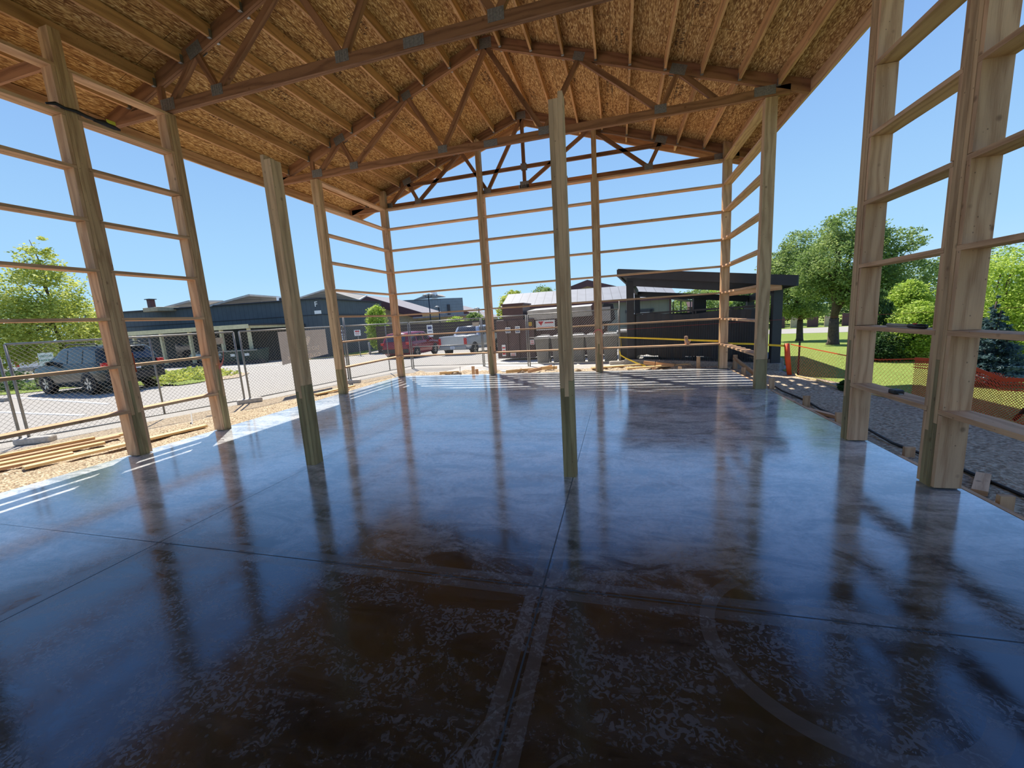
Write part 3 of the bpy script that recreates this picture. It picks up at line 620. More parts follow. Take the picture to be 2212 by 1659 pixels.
# rear scrap wood
for i, (p, q, w, t_, mt) in enumerate((((-5.6, 11.75, -.03), (-5.0, 11.9, -.03), .09, .04, 'white'), ((-3.3, 11.5, .0), (-2.5, 12.1, -.03), .09, .04, 'white'), ((-2.6, 11.4, .0), (-2.05, 12.35, .02), .09, .04, 'fir'), ((-2.3, 11.9, .02), (-1.9, 12.4, -.03), .09, .04, 'white'),
                                        ((-.8, 12.0, -.03), (.6, 12.5, -.03), .04, .14, 'white'), ((.2, 11.75, -.03), (2.0, 12.3, -.03), .04, .12, 'white'), ((.7, 12.4, .04), (1.5, 12.0, -.02), .1, .05, 'fir'))):
    tag(MB().beam(p, q, w, t_).build('scrap_board', mt), f'scrap timber board on the dirt behind the rear slab edge, {ORD[i]} from left', 'board', 'scrap boards behind the slab')
for i, (x, y, s_) in enumerate(((-4.35, 11.5, .2), (-4.25, 11.55, .1), (-1.62, 11.45, .1), (2.03, 11.5, .27), (.9, 11.4, .04), (1.55, 11.3, .04))):
    tag(MB().box(x-.045, x+.045, y-.02, y+.02, -.14, s_).build('form_stake', 'fir', bevel=.003), f'timber stake behind the rear slab edge, {ORD[i]} from left', 'stake', 'form stakes at the rear')
for i, (x, y, r) in enumerate(((-5.1, 11.9, .13), (-2.9, 11.8, .12), (-1.2, 11.9, .08), (.3, 12.2, .1), (1.9, 12.2, .09), (2.75, 11.6, .1))):
    m = MB(); rr = random.Random(i)
    for a in range(5):
        for b in range(8):
            th = math.pi*a/4; ph = 2*math.pi*b/8; k = r*rr.uniform(.75, 1.15)
            m.v.append(Vector((x+k*math.sin(th)*math.cos(ph)*1.4, y+k*math.sin(th)*math.sin(ph), -.09+k*.75*math.cos(th))))
    for a in range(4):
        for b in range(8): m.f.append([a*8+b, (a+1)*8+b, (a+1)*8+(b+1) % 8, a*8+(b+1) % 8]); m.uv.append(None)
    tag(m.build('dirt_clod', 'dirt', smooth=True), f'lump of dug earth behind the rear slab edge, {ORD[i]} from left', 'clod', 'earth clods at the rear')
for i, x in enumerate((-4.9, -3.9, -1.9, -1.35, .95)):
    tag(MB().cyl((x, 11.75, -.12), (x+.02, 11.75, .17), .008, n=6).build('steel_pin', 'tool'), f'thin steel form pin behind the rear slab edge, {ORD[i]} from left', 'pin', 'steel form pins')
# left boards on the gravel
for i, (p, q, mt) in enumerate((((-7.85, 3.3, -.03), (-7.37, 5.45, -.03), 'white'), ((-9.0, 3.2, -.035), (-8.55, 4.9, -.035), 'white'), ((-8.85, 3.1, -.03), (-8.45, 4.75, -.03), 'fir'), ((-8.7, 2.9, -.035), (-8.2, 4.4, -.035), 'white'), ((-9.1, 3.0, .01), (-8.6, 4.5, .01), 'white'), ((-8.5, 2.6, -.035), (-8.0, 3.9, -.035), 'fir'), ((-7.5, 8.4, -.03), (-7.25, 9.6, -.03), 'white'))):
    lab = ['long pale board on the gravel beside the nearest left wall post', 'outermost board of the pile on the gravel at the left', 'second board of the pile on the gravel at the left', 'third board of the pile on the gravel at the left', 'top board lying across the pile at the left', 'board of the pile nearest the slab at the left', 'pale board on the gravel behind the left freestanding post'][i]
    tag(MB().beam(p, q, .038, .14 if i != 4 else .09).build('loose_board', mt), lab, 'board', 'boards on the gravel')
tag(MB().beam((-7.9, 5.6, -.08), (-8.3, 5.9, .1), .03, .02).build('broken_stake', 'tool'), 'thin dark stake leaning over the gravel beside the nearest left wall post', 'stake')
# tools
tp = thing('tape_measure', (2.5, 4.47, .645), 'black tape measure lying on the lowest right girt', 'tape measure')
MB().box(2.46, 2.54, 4.42, 4.52, .645, .69).build('case', 'tool', tp, bevel=.012); MB().box(2.485, 2.515, 4.4, 4.42, .648, .66).build('hook', 'galv', tp)
kn = thing('pry_bar', (2.49, 4.3, 1.27), 'grey handled tool lying on the second right girt', 'tool')
MB().cyl((2.47, 4.62, 1.285), (2.47, 4.33, 1.285), .017, .014, 10).build('handle', 'toolgrey', kn, True); MB().cyl((2.47, 4.33, 1.285), (2.47, 4.13, 1.285), .018, .02, 10).build('grip', 'tool', kn, True)
MB().box(2.46, 2.48, 4.25, 4.27, 1.3, 1.31).build('trigger', 'orange', kn)
m = MB(); rr = random.Random(2)
for k in range(9):
    y = 4.03+k*.008+rr.random()*.02; m.box(2.43+rr.random()*.02, 2.55-rr.random()*.03, y, y+.006, .6445, .6455)
tag(m.build('marker_scribble', 'tool'), 'black marker scribble on the lowest right girt beside the broad post', 'mark')
st = thing('tool_belt', (-6.5, 3.95, 4.38), 'black strap with a yellow label lying on a girt high on the left wall', 'tool belt')
m = MB(); m.tube([(-6.47, 3.66, 4.40), (-6.45, 3.74, 4.43), (-6.44, 3.82, 4.41), (-6.43, 3.92, 4.42), (-6.43, 4.02, 4.40), (-6.45, 4.12, 4.41)], [.012, .022, .018, .02, .024, .02]); m.build('strap', 'tool', st, True)
m = MB(); m.tube([(-6.45, 4.1, 4.40), (-6.45, 4.2, 4.41), (-6.46, 4.32, 4.40), (-6.47, 4.4, 4.4)], [.02, .035, .03, .012]); m.build('pouch', 'tool', st, True)
MB().obox((-6.43, 4.28, 4.44), (.003, 0, 0), (0, .05, 0), (0, 0, .022)).build('label_patch', 'label', st)
gl = thing('work_glove', (1.68, 11.05, .645), 'tan work glove standing on the lowest rear girt', 'glove')
m = MB(); m.tube([(1.68, 11.05, .645), (1.67, 11.05, .70), (1.66, 11.05, .76), (1.655, 11.05, .80)], [.055, .05, .045, .03], 10); m.build('palm', 'glov', gl, True)
for k in range(4): MB().tube([(1.625+k*.022, 11.05, .78), (1.62+k*.022, 11.045, .83), (1.625+k*.02, 11.04, .855+.008*(k in (1, 2)))], [.012, .011, .007], 6).build('finger', 'glov', gl, True)
MB().tube([(1.72, 11.04, .68), (1.75, 11.03, .72), (1.755, 11.03, .75)], [.014, .013, .008], 6).build('thumb', 'glov', gl, True)
def ribbon(pts, w, mat, name, label, cat):
    m = MB(); pts = [Vector(p) for p in pts]; vv = []
    for i, p in enumerate(pts):
        vv += [p+Vector((0, 0, w/2)), p-Vector((0, 0, w/2))]
    fs = [(2*i, 2*i+1, 2*i+3, 2*i+2) for i in range(len(pts)-1)]
    m.add(vv, fs); o = m.build(name, mat); s_ = o.modifiers.new('thickness', 'SOLIDIFY'); s_.thickness = .002
    return tag(o, label, cat)
ribbon([(-.66, 10.93, 1.02), (-.62, 10.92, 1.1), (-.55, 10.93, 1.14), (-.48, 10.92, 1.13), (-.42, 10.91, 1.06), (-.4, 10.92, 1.0)], .04, 'pink', 'flagging_ribbon', 'pink flagging ribbon tied round the right rear wall post', 'ribbon')
ribbon([(-6.44, 5.28, 1.33), (-6.43, 5.25, 1.2), (-6.42, 5.2, 1.12), (-6.42, 5.14, 1.05)], .05, 'pink', 'flagging_ribbon', 'pink ribbon hanging on the second left wall post', 'ribbon')
m = MB(); m.box(-6.475, -6.461, 3.985, 3.99, 1.15, 1.42); m.box(-6.52, -6.461, 3.987, 3.992, 1.15, 1.42)
tag(m.build('orange_tag', 'orange'), 'orange painted mark on the nearest left wall post', 'mark')

# ------------------------------------------------------------------ chain link fence
def mesh_wires(m, A, B, z0a, z1, z0b, pitch, th, n=3):
    A, B = Vector(A), Vector(B); L = (B-A).length; d = (B-A)/L; nn = Vector((-d.y, d.x, 0))
    H = z1-z0a
    def P(s, z, o): return A+d*s+Vector((0, 0, z0a+(z0b-z0a)*s/L+z))+nn*o
    for sg in (1, -1):
        k = -H
        while k < L:
            s0, s1 = k, k+H
            a, b = max(s0, 0), min(s1, L)
            if b-a > .02:
                za, zb = (a-s0, b-s0) if sg > 0 else (H-(a-s0), H-(b-s0))
                m.cyl(P(a, za, sg*th*.6), P(b, zb, sg*th*.6), th, n=n, caps=False)
            k += pitch
def fence_panel(A, B, label, mid=None, rail=None, zA=-.12, zB=-.12, H=1.78, th=.0024, pitch=.08):
    A = Vector((A[0], A[1], 0)); B = Vector((B[0], B[1], 0))
    t = thing('chain_link_panel', (A.x, A.y, zA), label, 'fence', 'temporary fence panels')
    for nm, P, z in (('end_tube', A, zA), ('end_tube', B, zB)): MB().cyl(P+Vector((0, 0, z)), P+Vector((0, 0, z+H)), .022, n=8).build(nm, 'fence', t, True)
    MB().cyl(A+Vector((0, 0, zA+H)), B+Vector((0, 0, zB+H)), .02, n=8).build('top_rail', 'fence', t, True)
    MB().cyl(A+Vector((0, 0, zA+.1)), B+Vector((0, 0, zB+.1)), .014, n=6).build('bottom_rail', 'fence', t, True)
    if mid is not None: P = A+(B-A)*mid; MB().cyl(P+Vector((0, 0, zA+.1)), P+Vector((0, 0, zA+H)), .018, n=6).build('middle_tube', 'fence', t, True)
    if rail: MB().cyl(A+Vector((0, 0, zA+rail)), B+Vector((0, 0, zB+rail)), .016, n=6).build('middle_rail', 'fence', t, True)
    m = MB(); mesh_wires(m, A, B, zA+.1, zA+H, zB+.1, pitch, th); m.build('wire_mesh', 'fence', t)
    return t
fence_panel((-11.9, 1.2), (-10.32, 4.4), 'chain link fence panel cut by the left edge')
fence_panel((-10.26, 4.48), (-9.05, 7.75), 'chain link fence panel in front of the dark green car', mid=.55)
fence_panel((-8.98, 7.85), (-8.45, 11.0), 'chain link fence panel carrying the grey banner')
fence_panel((-8.43, 11.06), (-7.82, 14.0), 'chain link fence panel in front of the siding wall', mid=.6)
fence_panel((-7.78, 14.06), (-4.86, 13.95), 'chain link fence panel in front of the two vehicles', rail=.84)
fence_panel((-4.8, 13.93), (-3.07, 13.56), 'chain link fence panel left of the grey bins, by the brown compactor')
fence_panel((-3.0, 13.53), (.0, 13.45), 'chain link fence panel in front of the grey bins', rail=1.0)
for i, (x, y, a, lab) in enumerate(((-10.15, 4.5, .5, 'at the left, nearest the camera'), (-8.95, 7.8, .9, 'left of the banner'), (-8.05, 10.6, .3, 'behind the left wall, right of the banner'), (-.05, 13.4, .1, 'beside the yellow tape'))):
    c, s_ = math.cos(a), math.sin(a)
    tag(MB().obox((x, y, -.06), (.27*c, .27*s_, 0), (-.09*s_, .09*c, 0), (0, 0, .06)).build('concrete_block', 'conc', bevel=.03), f'concrete block foot under the chain link fence, {lab}', 'block', 'fence blocks')
# hooks on joints: extra tall corner tube
tag(MB().cyl((-8.4, 11.03, -.12), (-8.4, 11.03, 1.95), .028, n=8).build('fence_post', 'fence', smooth=True), 'taller steel fence post right of the banner', 'post')
tag(MB().cyl((.03, 13.44, -.12), (.03, 13.44, 1.95), .016, n=8).build('fence_post', 'fence', smooth=True), 'thin steel fence post at the end of fence by the dark enclosure', 'post')
# banner
A_ = Vector((-8.98, 7.85, 0)); B_ = Vector((-8.45, 11.0, 0)); fd = (B_-A_).normalized(); fn = Vector((-fd.y, fd.x, 0))
bn = thing('banner', A_+fd*1.6+Vector((0, 0, .7)), 'grey construction banner on the fence, its white lettering seen reversed', 'banner')
m = MB(); NX = 16; vv = []
s0, s1 = 1.02, 2.56
def bz(t, k): return (.70+.02*t+.13*t)*(1-k)+1.6*k
def bp(t, k, o=0): return A_+fd*(s0+(s1-s0)*t)+fn*(.03+.012*math.sin(t*9)*(1-k)+o)+Vector((0, 0, bz(t, k)))
for j in range(7):
    for i in range(NX+1): vv.append(bp(i/NX, j/6))
m.add(vv, [(j*(NX+1)+i, j*(NX+1)+i+1, (j+1)*(NX+1)+i+1, (j+1)*(NX+1)+i) for j in range(6) for i in range(NX)]); o = m.build('cloth', 'banner', bn, True)
def text_mesh(txt, size, mat, parent, X, name='lettering', ext=.001, align='CENTER', sx=1.0):
    cu = bpy.data.curves.new('t', 'FONT'); cu.body = txt; cu.size = size; cu.extrude = ext; cu.align_x = align; cu.align_y = 'CENTER'; cu.offset = size*.012; cu.resolution_u = 3
    ob = bpy.data.objects.new('t', cu); COL.objects.link(ob); dg = bpy.context.evaluated_depsgraph_get(); me = bpy.data.meshes.new_from_object(ob.evaluated_get(dg))
    bpy.data.objects.remove(ob)
    m = MB(); m.v = [X @ Vector((v.co.x*sx, v.co.y, v.co.z)) for v in me.vertices]; m.f = [list(p.vertices) for p in me.polygons]; m.uv = [None]*len(m.f)
    return m.build(name, mat, parent)
def frame(o, xd, zd=(0, 0, 1)):
    xd = Vector(xd).normalized(); zd = Vector(zd); y = zd; n = xd.cross(y)
    return Matrix(((xd.x, y.x, n.x, o[0]), (xd.y, y.y, n.y, o[1]), (xd.z, y.z, n.z, o[2]), (0, 0, 0, 1)))
bc = lambda s, z: A_+fd*s+fn*.0+Vector((0, 0, z))
text_mesh('DJD C', .15, 'bannerw', bn, frame(bc(2.24, 1.07), -fd), align='LEFT')
text_mesh('CONSTRUCTION', .155, 'bannerw', bn, frame(bc(2.26, .87), -fd), align='LEFT', sx=.88)
m = MB()
for sgn in (-1, 1):
    m.prism([bc(1.63+sgn*.06, 1.2), bc(1.63+sgn*.27, 1.44), bc(1.63+sgn*.36, 1.38), bc(1.63+sgn*.24, 1.18)][::sgn], fn*.004)
m.prism([bc(1.53, 1.24), bc(1.73, 1.24), bc(1.69, 1.46), bc(1.63, 1.36), bc(1.57, 1.46)], fn*.004); m.build('crown_emblem', 'bannerw', bn)
# blank sign on the fence, near joint
A2 = Vector((-10.26, 4.48, 0)); d2 = (Vector((-9.05, 7.75, 0))-A2).normalized(); n2 = Vector((-d2.y, d2.x, 0))
tag(MB().obox(A2+d2*3.1+n2*.03+Vector((0, 0, 1.47)), d2*.16, n2*.003, (0, 0, .075)).build('fence_sign', 'grey'), 'small blank white sign wired to the fence left of the banner', 'sign')
tag(MB().obox((-5.05, 13.97, 1.45), (.13, 0, 0), (0, .003, 0), (0, 0, .07)).build('fence_sign', 'conc'), 'small blank cream sign on the fence above the silver pickup', 'sign')
# orange netting
pl = [(3.78, 10.45, .60), (3.9, 10.0, .56), (4.17, 9.07, .48), (4.35, 8.3, .47), (4.45, 7.6, .56), (4.6, 7.0, .58), (4.68, 6.4, .42), (4.8, 5.7, .52), (5.0, 4.9, .62), (5.3, 4.0, .6), (5.6, 2.5, .55), (5.9, .5, .6)]
on = thing('orange_netting', (4.4, 7.6, -.11), 'orange plastic safety netting sagging between stakes along the lawn', 'netting')
m = MB(); mb_ = MB()
for a, b in zip(pl[:-1], pl[1:]):
    mesh_wires(m, (a[0], a[1], 0), (b[0], b[1], 0), -.1, (a[2]+b[2])/2, -.1, .075 if a[1] > 8 else .036, .0013 if a[1] > 8 else .0038)
    mb_.beam((a[0], a[1], a[2]), (b[0], b[1], b[2]), .018 if a[1] > 8 else .05, .008)
    if a[1] < 8.2:
        for q in range(3): mb_.beam((a[0]-.01, a[1], a[2]-.05-.04*q), (b[0]-.01, b[1], b[2]-.04-.05*q), .012, .004)
m.build('net', 'orange', on); mb_.build('top_band', 'orange', on)
m = MB(); m.tube([(3.72, 10.5, .62), (3.74, 10.48, .3), (3.78, 10.44, -.1)], [.055, .06, .05], 8)
tag(m.build('netting_roll', 'orange', smooth=True), 'upright rolled end of orange netting beside the rear corner', 'netting')
tag(MB().cyl((3.88, 10.25, -.1), (3.88, 10.25, .68), .018, n=6).build('netting_stake', 'tool'), 'dark steel stake beside the rolled orange netting', 'stake')
tag(MB().beam((4.82, 6.37, -.1), (4.35, 5.35, .62), .03, .03).build('netting_stake', 'tool'), 'dark steel stake leaning by the right edge', 'stake')
# caution tape
def tape(pts, label):
    return ribbon(pts, .045, 'tape', 'caution_tape', label, 'tape')
tape([(.0, 13.4, .76), (.7, 12.8, .74), (1.4, 12.1, .72), (2.0, 11.5, .70), (2.42, 11.13, .69)], 'yellow caution tape stretched from the fence to the rear corner post')
tape([(2.62, 11.13, .62), (3.1, 10.95, .60), (3.7, 10.52, .56)], 'yellow caution tape from rear corner post to the rolled netting')
tape([(.02, 13.38, .2), (.2, 13.2, .1), (.5, 12.7, .0), (.75, 12.35, -.06)], 'lower yellow caution tape trailing to the ground by the enclosure')
ribbon([(.05, 13.42, .74), (.06, 13.4, .6), (.07, 13.38, .45)], .09, 'tape', 'caution_tape', 'yellow caution tape tail hanging from the fence end', 'tape')
ribbon([(.0, 13.38, .32), (.04, 13.36, .22), (.05, 13.36, .14)], .1, 'tape', 'caution_tape', 'knotted yellow caution tape low on the fence end', 'tape')
m = MB(); m.tube([(.2, 12.7, 1.03), (3.4, 11.4, 1.13)], .005, 4); m.tube([(3.4, 11.4, 1.13), (9, 9.5, 1.2)], .004, 4)
tag(m.build('mason_string', 'string'), 'thin red mason string stretched behind the rear corner', 'string')

# ================================================================== vehicles
def lathe_wheel(name, cx, cy, r, w, parent, X, side, rimmat='rim', nsp=5):
    m = MB(); n = 24; prof = [(r*.62, -w/2), (r*.93, -w/2), (r, -w/2+.03), (r, w/2-.03), (r*.93, w/2), (r*.62, w/2)]
    for (rr_, yy) in prof:
        for k in range(n):
            t = 2*math.pi*k/n; m.v.append(Vector((cx+rr_*math.cos(t), cy+yy, r+rr_*math.sin(t))))
    for i in range(len(prof)-1):
        for k in range(n): m.f.append([i*n+k, i*n+(k+1) % n, (i+1)*n+(k+1) % n, (i+1)*n+k]); m.uv.append(None)
    wl = m.build(name, 'rubber', parent, True, X)
    yo = cy+side*(w/2-.03)
    m = MB(); m.cyl((cx, yo-side*.02, r), (cx, yo, r), r*.16, n=10)
    for k in range(nsp):
        t = 2*math.pi*k/nsp+.3
        for dt in (-.16, .16):
            m.beam((cx+r*.1*math.cos(t), yo, r+r*.1*math.sin(t)), (cx+r*.6*math.cos(t+dt), yo+side*.01, r+r*.6*math.sin(t+dt)), .012, r*.11, (0, 1, 0))
    for k in range(n):
        t = 2*math.pi*k/n; t2 = 2*math.pi*(k+1)/n
        m.beam((cx+r*.62*math.cos(t), yo, r+r*.62*math.sin(t)), (cx+r*.62*math.cos(t2), yo, r+r*.62*math.sin(t2)), .03, r*.06, (0, 1, 0))
    m.build('rim', rimmat, wl, False, X)
    MB().cyl((cx, yo-side*.06, r), (cx, yo-side*.05, r), r*.6, n=20).build('brake_disc', 'trim', wl, False, X)
def lerp_tab(tab, x):
    if x <= tab[0][0]: return tab[0][1]
    for a, b in zip(tab[:-1], tab[1:]):
        if x <= b[0]: t = (x-a[0])/(b[0]-a[0]); return a[1]+(b[1]-a[1])*t
    return tab[-1][1]
def vehicle(name, label, pos, heading, scale, paint, spec):
    X = Matrix.Translation(Vector(pos)) @ Matrix.Rotation(heading, 4, 'Z') @ Matrix.Scale(scale, 4)
    t = thing(name, pos, label, spec['cat'])
    W = spec['W']/2; top = spec['top']; belt = spec['belt']; low = spec['low']; L0, L1 = spec['x0'], spec['x1']
    N = 46; xs = [L0+(L1-L0)*i/N for i in range(N+1)]
    def ring(x):
        e = min((x-L0), (L1-x)); tap = 1-.10*max(0, 1-e/.5)**2
        zl, zb, zt = lerp_tab(low, x), lerp_tab(belt, x), lerp_tab(top, x)
        cab = max(0, min(1, (zt-zb)/.45)); w = W*tap; wt = w*(1-.2*cab)
        return [(0, zl), (w*.86, zl), (w*.97, zl+.1), (w, zl+(zb-zl)*.55), (w*.975, zb-.02), (w*.95, zb+.0), (wt+.02*cab, zt-.08*cab-.005), (wt-.07, zt-.012*cab), (0, zt+.015)]
    m = MB(); K = 9
    for x in xs:
        rg = ring(x)
        for (y, z) in rg: m.v.append(Vector((x, y, z)))
        for (y, z) in rg[1:-1][::-1]: m.v.append(Vector((x, -y, z)))
    S = K+K-2
    for i in range(N):
        for k in range(S):
            m.f.append([i*S+k, i*S+(k+1) % S, (i+1)*S+(k+1) % S, (i+1)*S+k]); m.uv.append(None)
    m.f.append(list(range(S))[::-1]); m.uv.append(None); m.f.append([N*S+k for k in range(S)]); m.uv.append(None)
    m.build('body', paint, t, True, X)
    def sidept(x, f, sgn, o=.008):
        rg = ring(x); a, b = rg[5], rg[6]; return Vector((x, sgn*(a[0]+(b[0]-a[0])*f+o), a[1]+(b[1]-a[1])*f+.004))
    for sgn in (1, -1):
        for (xa, xb, ta, tb) in spec['win']:
            m = MB(); n = 6; vv = []
            for i in range(n+1):
                u = i/n; vv += [sidept(xa+(xb-xa)*u, .06, sgn), sidept(xa+ta+(xb+tb-xa-ta)*u, .93, sgn)]
            m.add(vv, [(2*i, 2*i+2, 2*i+3, 2*i+1) for i in range(n)]); m.build('side_window', 'glass', t, False, X)
        m = MB(); rg = ring(spec['mir']); m.obox((spec['mir'], sgn*(rg[5][0]+.1), rg[5][1]+.08), (.05, 0, 0), (0, .1, 0), (0, 0, .07)); m.build('door_mirror', paint, t, False, X)
    def topq(xa, xb, name, wf=.88):
        m = MB(); vv = []; n = 4
        for i in range(n+1):
            x = xa+(xb-xa)*i/n; rg = ring(x); z = rg[8][1]; w = rg[7][0]*wf; o = .02
            dz = ring(xb)[8][1]-ring(xa)[8][1]; nrm = Vector((-dz, 0, (xb-xa))).normalized()*o*(1 if xb > xa else -1)
            if nrm.z < 0: nrm = -nrm
            for k in range(5): y = -w+2*w*k/4; vv.append(Vector((x, y, z+.0-.02*(abs(y)/max(w, .01))**2))+nrm)
        m.add(vv, [(i*5+k, i*5+k+1, (i+1)*5+k+1, (i+1)*5+k) for i in range(n) for k in range(4)]); m.build(name, 'glass', t, False, X)
    topq(*spec['ws'], 'windshield'); topq(*spec['rw'], 'rear_window')
    r = spec['r']
    for wx in spec['wx']:
        for sgn in (1, -1):
            m = MB(); m.cyl((wx, sgn*(W-.2), r), (wx, sgn*(W+.006), r), r*1.2, n=24)
            for v in m.v: v.z = max(v.z, spec['low'][len(spec['low'])//2][1]-.02)
            m.build('wheel_arch', 'trim', t, False, X)
            lathe_wheel('wheel', wx, sgn*(W-.085), r, .23, t, X, sgn)
    for sgn in (1, -1):
        a, b, c, d = spec['tail']; m = MB().obox((L0+.02, sgn*(W*.88), c), (.05, 0, 0), (0, a, 0), (0, 0, b)); m.build('tail_lamp', 'lampred', t, False, X, bevel=.01)
        m = MB().obox((L1-.12, sgn*W*.76, spec['hl']), (.1, 0, 0), (0, .16, 0), (0, 0, .07)); m.build('headlamp', 'lampw', t, False, X, bevel=.01)
    MB().obox((L0-.015, 0, spec['bz']), (.05, 0, 0), (0, W*.93, 0), (0, 0, spec['bh'])).build('rear_bumper', spec['bmat'], t, False, X, bevel=.02)
    MB().obox((L1-.02, 0, .42), (.06, 0, 0), (0, W*.88, 0), (0, 0, .15)).build('front_bumper', 'trim', t, False, X, bevel=.02)
    p = MB().obox((L0-.03-spec.get('po', 0), spec.get('py', 0), spec['pz']), (.006, 0, 0), (0, .155, 0), (0, 0, .08)).build('number_plate', 'plate', t, False, X)
    m = MB()
    rr = random.Random(len(label))
    for k in range(6): m.obox((L0-.038-spec.get('po', 0), spec.get('py', 0)-.11+k*.044, spec['pz']-.005), (.002, 0, 0), (0, .012, 0), (0, 0, rr.uniform(.02, .035)))
    m.build('plate_marks', 'signb', p, False, X)
    return t, X
suvS = dict(cat='car', W=1.82, x0=-2.3, x1=2.3, r=.36, wx=(-1.35, 1.32), cat_='car', mir=.62, ws=(1.12, .42), rw=(-2.24, -1.98), win=((-1.95, -1.25, .12, .06), (-1.12, -.3, 0, 0), (-.2, .82, 0, -.42)),
            top=[(-2.3, .92), (-2.24, 1.1), (-1.95, 1.58), (-1.5, 1.64), (-.4, 1.67), (.35, 1.62), (1.15, 1.08), (2.0, .95), (2.2, .82), (2.3, .6)],
            belt=[(-2.3, .9), (-2.1, 1.05), (1.15, 1.02), (2.0, .93), (2.2, .8), (2.3, .58)], low=[(-2.3, .42), (-2.0, .28), (0, .24), (2.0, .26), (2.3, .36)],
            tail=(.1, .07, 1.0, 0), hl=.72, bz=.55, bh=.12, bmat='trim', pz=.86)
car, X = vehicle('estate_car', 'dark green sport utility car parked behind the fence at the left', (-18.75, 10.35, -.12), math.radians(175), 1.0, 'suv', suvS)
for sgn in (1, -1):
    m = MB(); m.tube([(-1.7, sgn*.62, 1.64), (-1.6, sgn*.62, 1.71), (.1, sgn*.62, 1.74), (.25, sgn*.62, 1.66)], .022, 6); m.build('roof_rail', 'trim', car, True, X)
MB().obox((-2.1, 0, 1.62), (.16, 0, 0), (0, .62, 0), (0, 0, .02)).build('roof_spoiler', 'suv', car, False, X, bevel=.01)
redS = dict(suvS); redS.update(W=1.9, pz=.8, py=-.3)
vehicle('estate_car', 'maroon sport utility car parked by the siding wall', (-13.05, 23.8, -.5), math.radians(91), 1.0, 'red', redS)
pkS = dict(cat='pickup truck', W=2.02, x0=-2.9, x1=2.9, r=.41, wx=(-1.8, 1.9), mir=1.0, ws=(1.55, .85), rw=(-.98, -.72), win=((-.72, -.02, .1, 0), (.06, 1.2, 0, -.42)),
           top=[(-2.9, 1.22), (-1.02, 1.24), (-1.0, 1.3), (-.72, 1.88), (.8, 1.9), (1.6, 1.3), (2.6, 1.18), (2.82, 1.0), (2.9, .7)],
           belt=[(-2.9, 1.2), (-1.02, 1.22), (1.6, 1.24), (2.6, 1.14), (2.82, .96), (2.9, .66)], low=[(-2.9, .62), (-2.6, .45), (0, .4), (2.6, .42), (2.9, .5)],
           tail=(.09, .2, 1.0, 0), hl=.95, bz=.6, bh=.11, bmat='galv', pz=.62, po=.04)
def pickup(label, pos, hd, paint):
    t, X = vehicle('pickup_truck', label, pos, hd, 1.0, paint, pkS)
    MB().box(-2.78, -1.1, -.8, .8, 1.2, 1.262).build('bed_liner', 'trim', t, False, X)
    for sgn in (1, -1): MB().box(-2.88, -1.05, min(sgn*.82, sgn*.95), max(sgn*.82, sgn*.95), 1.2, 1.31).build('bed_rail', paint, t, False, X, bevel=.01)
    MB().box(-2.93, -2.86, -.82, .82, .74, 1.32).build('tailgate', paint, t, False, X, bevel=.015)
    return t
pickup('silver pickup truck seen from behind, right of the maroon car', (-9.75, 26.2, -.62), math.radians(84), 'silver')
pickup('white pickup truck far behind the fence at the left edge', (-43.0, 19.6, -.45), math.radians(165), 'whitep')
vehicle('estate_car', 'pale car half hidden under the dark porch of the siding building', (-33.5, 26.6, -.6), math.radians(175), .9, 'silver', suvS)

# ================================================================== signs outside
sg = thing('parking_sign', (-24.06, 11.8, -.12), 'white green-lettered parking sign on a post left of the dark green car', 'sign')
MB().box(-24.16, -24.12, 11.62, 11.66, -.12, 1.0).build('sign_post', 'galv', sg)
pn = Vector((.9, -.42, 0)).normalized(); px_ = Vector((.42, .9, 0)).normalized()
MB().obox((-24.1, 11.64, 1.02), px_*.22, pn*.008, (0, 0, .33)).build('sign_face', 'sign', sg)
for k, tx in enumerate(('VISITOR', 'PARKING', 'ONLY')):
    text_mesh(tx, .125, 'signg', sg, frame(Vector((-24.1, 11.64, 1.2-k*.18))+pn*.012, px_), sx=.85)
for nm, x, y, w, hh, z, lab in (('blue_sign', -14.1, 28.6, .24, .45, 1.03, 'tall white and blue sign in front of the brown slat fence'), ('blue_sign', -21.9, 28.5, .22, .4, 1.1, 'white and blue sign by the siding wall, left of the small square sign'), ('notice_sign', -21.0, 29.2, .3, .24, 1.2, 'small square white sign on a post by the siding wall')):
    t = thing(nm, (x, y, zg(y)), lab, 'sign')
    MB().cyl((x, y, zg(y)), (x, y, z+.1), .035, n=6).build('sign_post', 'galv', t)
    MB().box(x-w, x+w, y-.06, y-.04, z-hh, z+hh).build('sign_face', 'sign', t)
    m = MB(); m.box(x-w*.7, x+w*.7, y-.07, y-.061, z+hh*.3, z+hh*.75); m.box(x-w*.7, x+w*.7, y-.07, y-.061, z-hh*.2, z-hh*.05); m.box(x-w*.6, x+w*.6, y-.07, y-.061, z-hh*.6, z-hh*.5); m.build('sign_marks', 'signr' if 'notice' in nm else 'signb', t)
for i, (x, y, lab) in enumerate(((-20.6, 30.0, 'left'), (-20.1, 30.8, 'middle'), (-22.3, 28.0, 'leftmost'))):
    tag(MB().cyl((x, y, -.68), (x, y, .35), .09, n=10).build('bollard', 'concd', smooth=True), f'pale bollard in front of the siding wall, {lab} one', 'bollard', 'bollards')

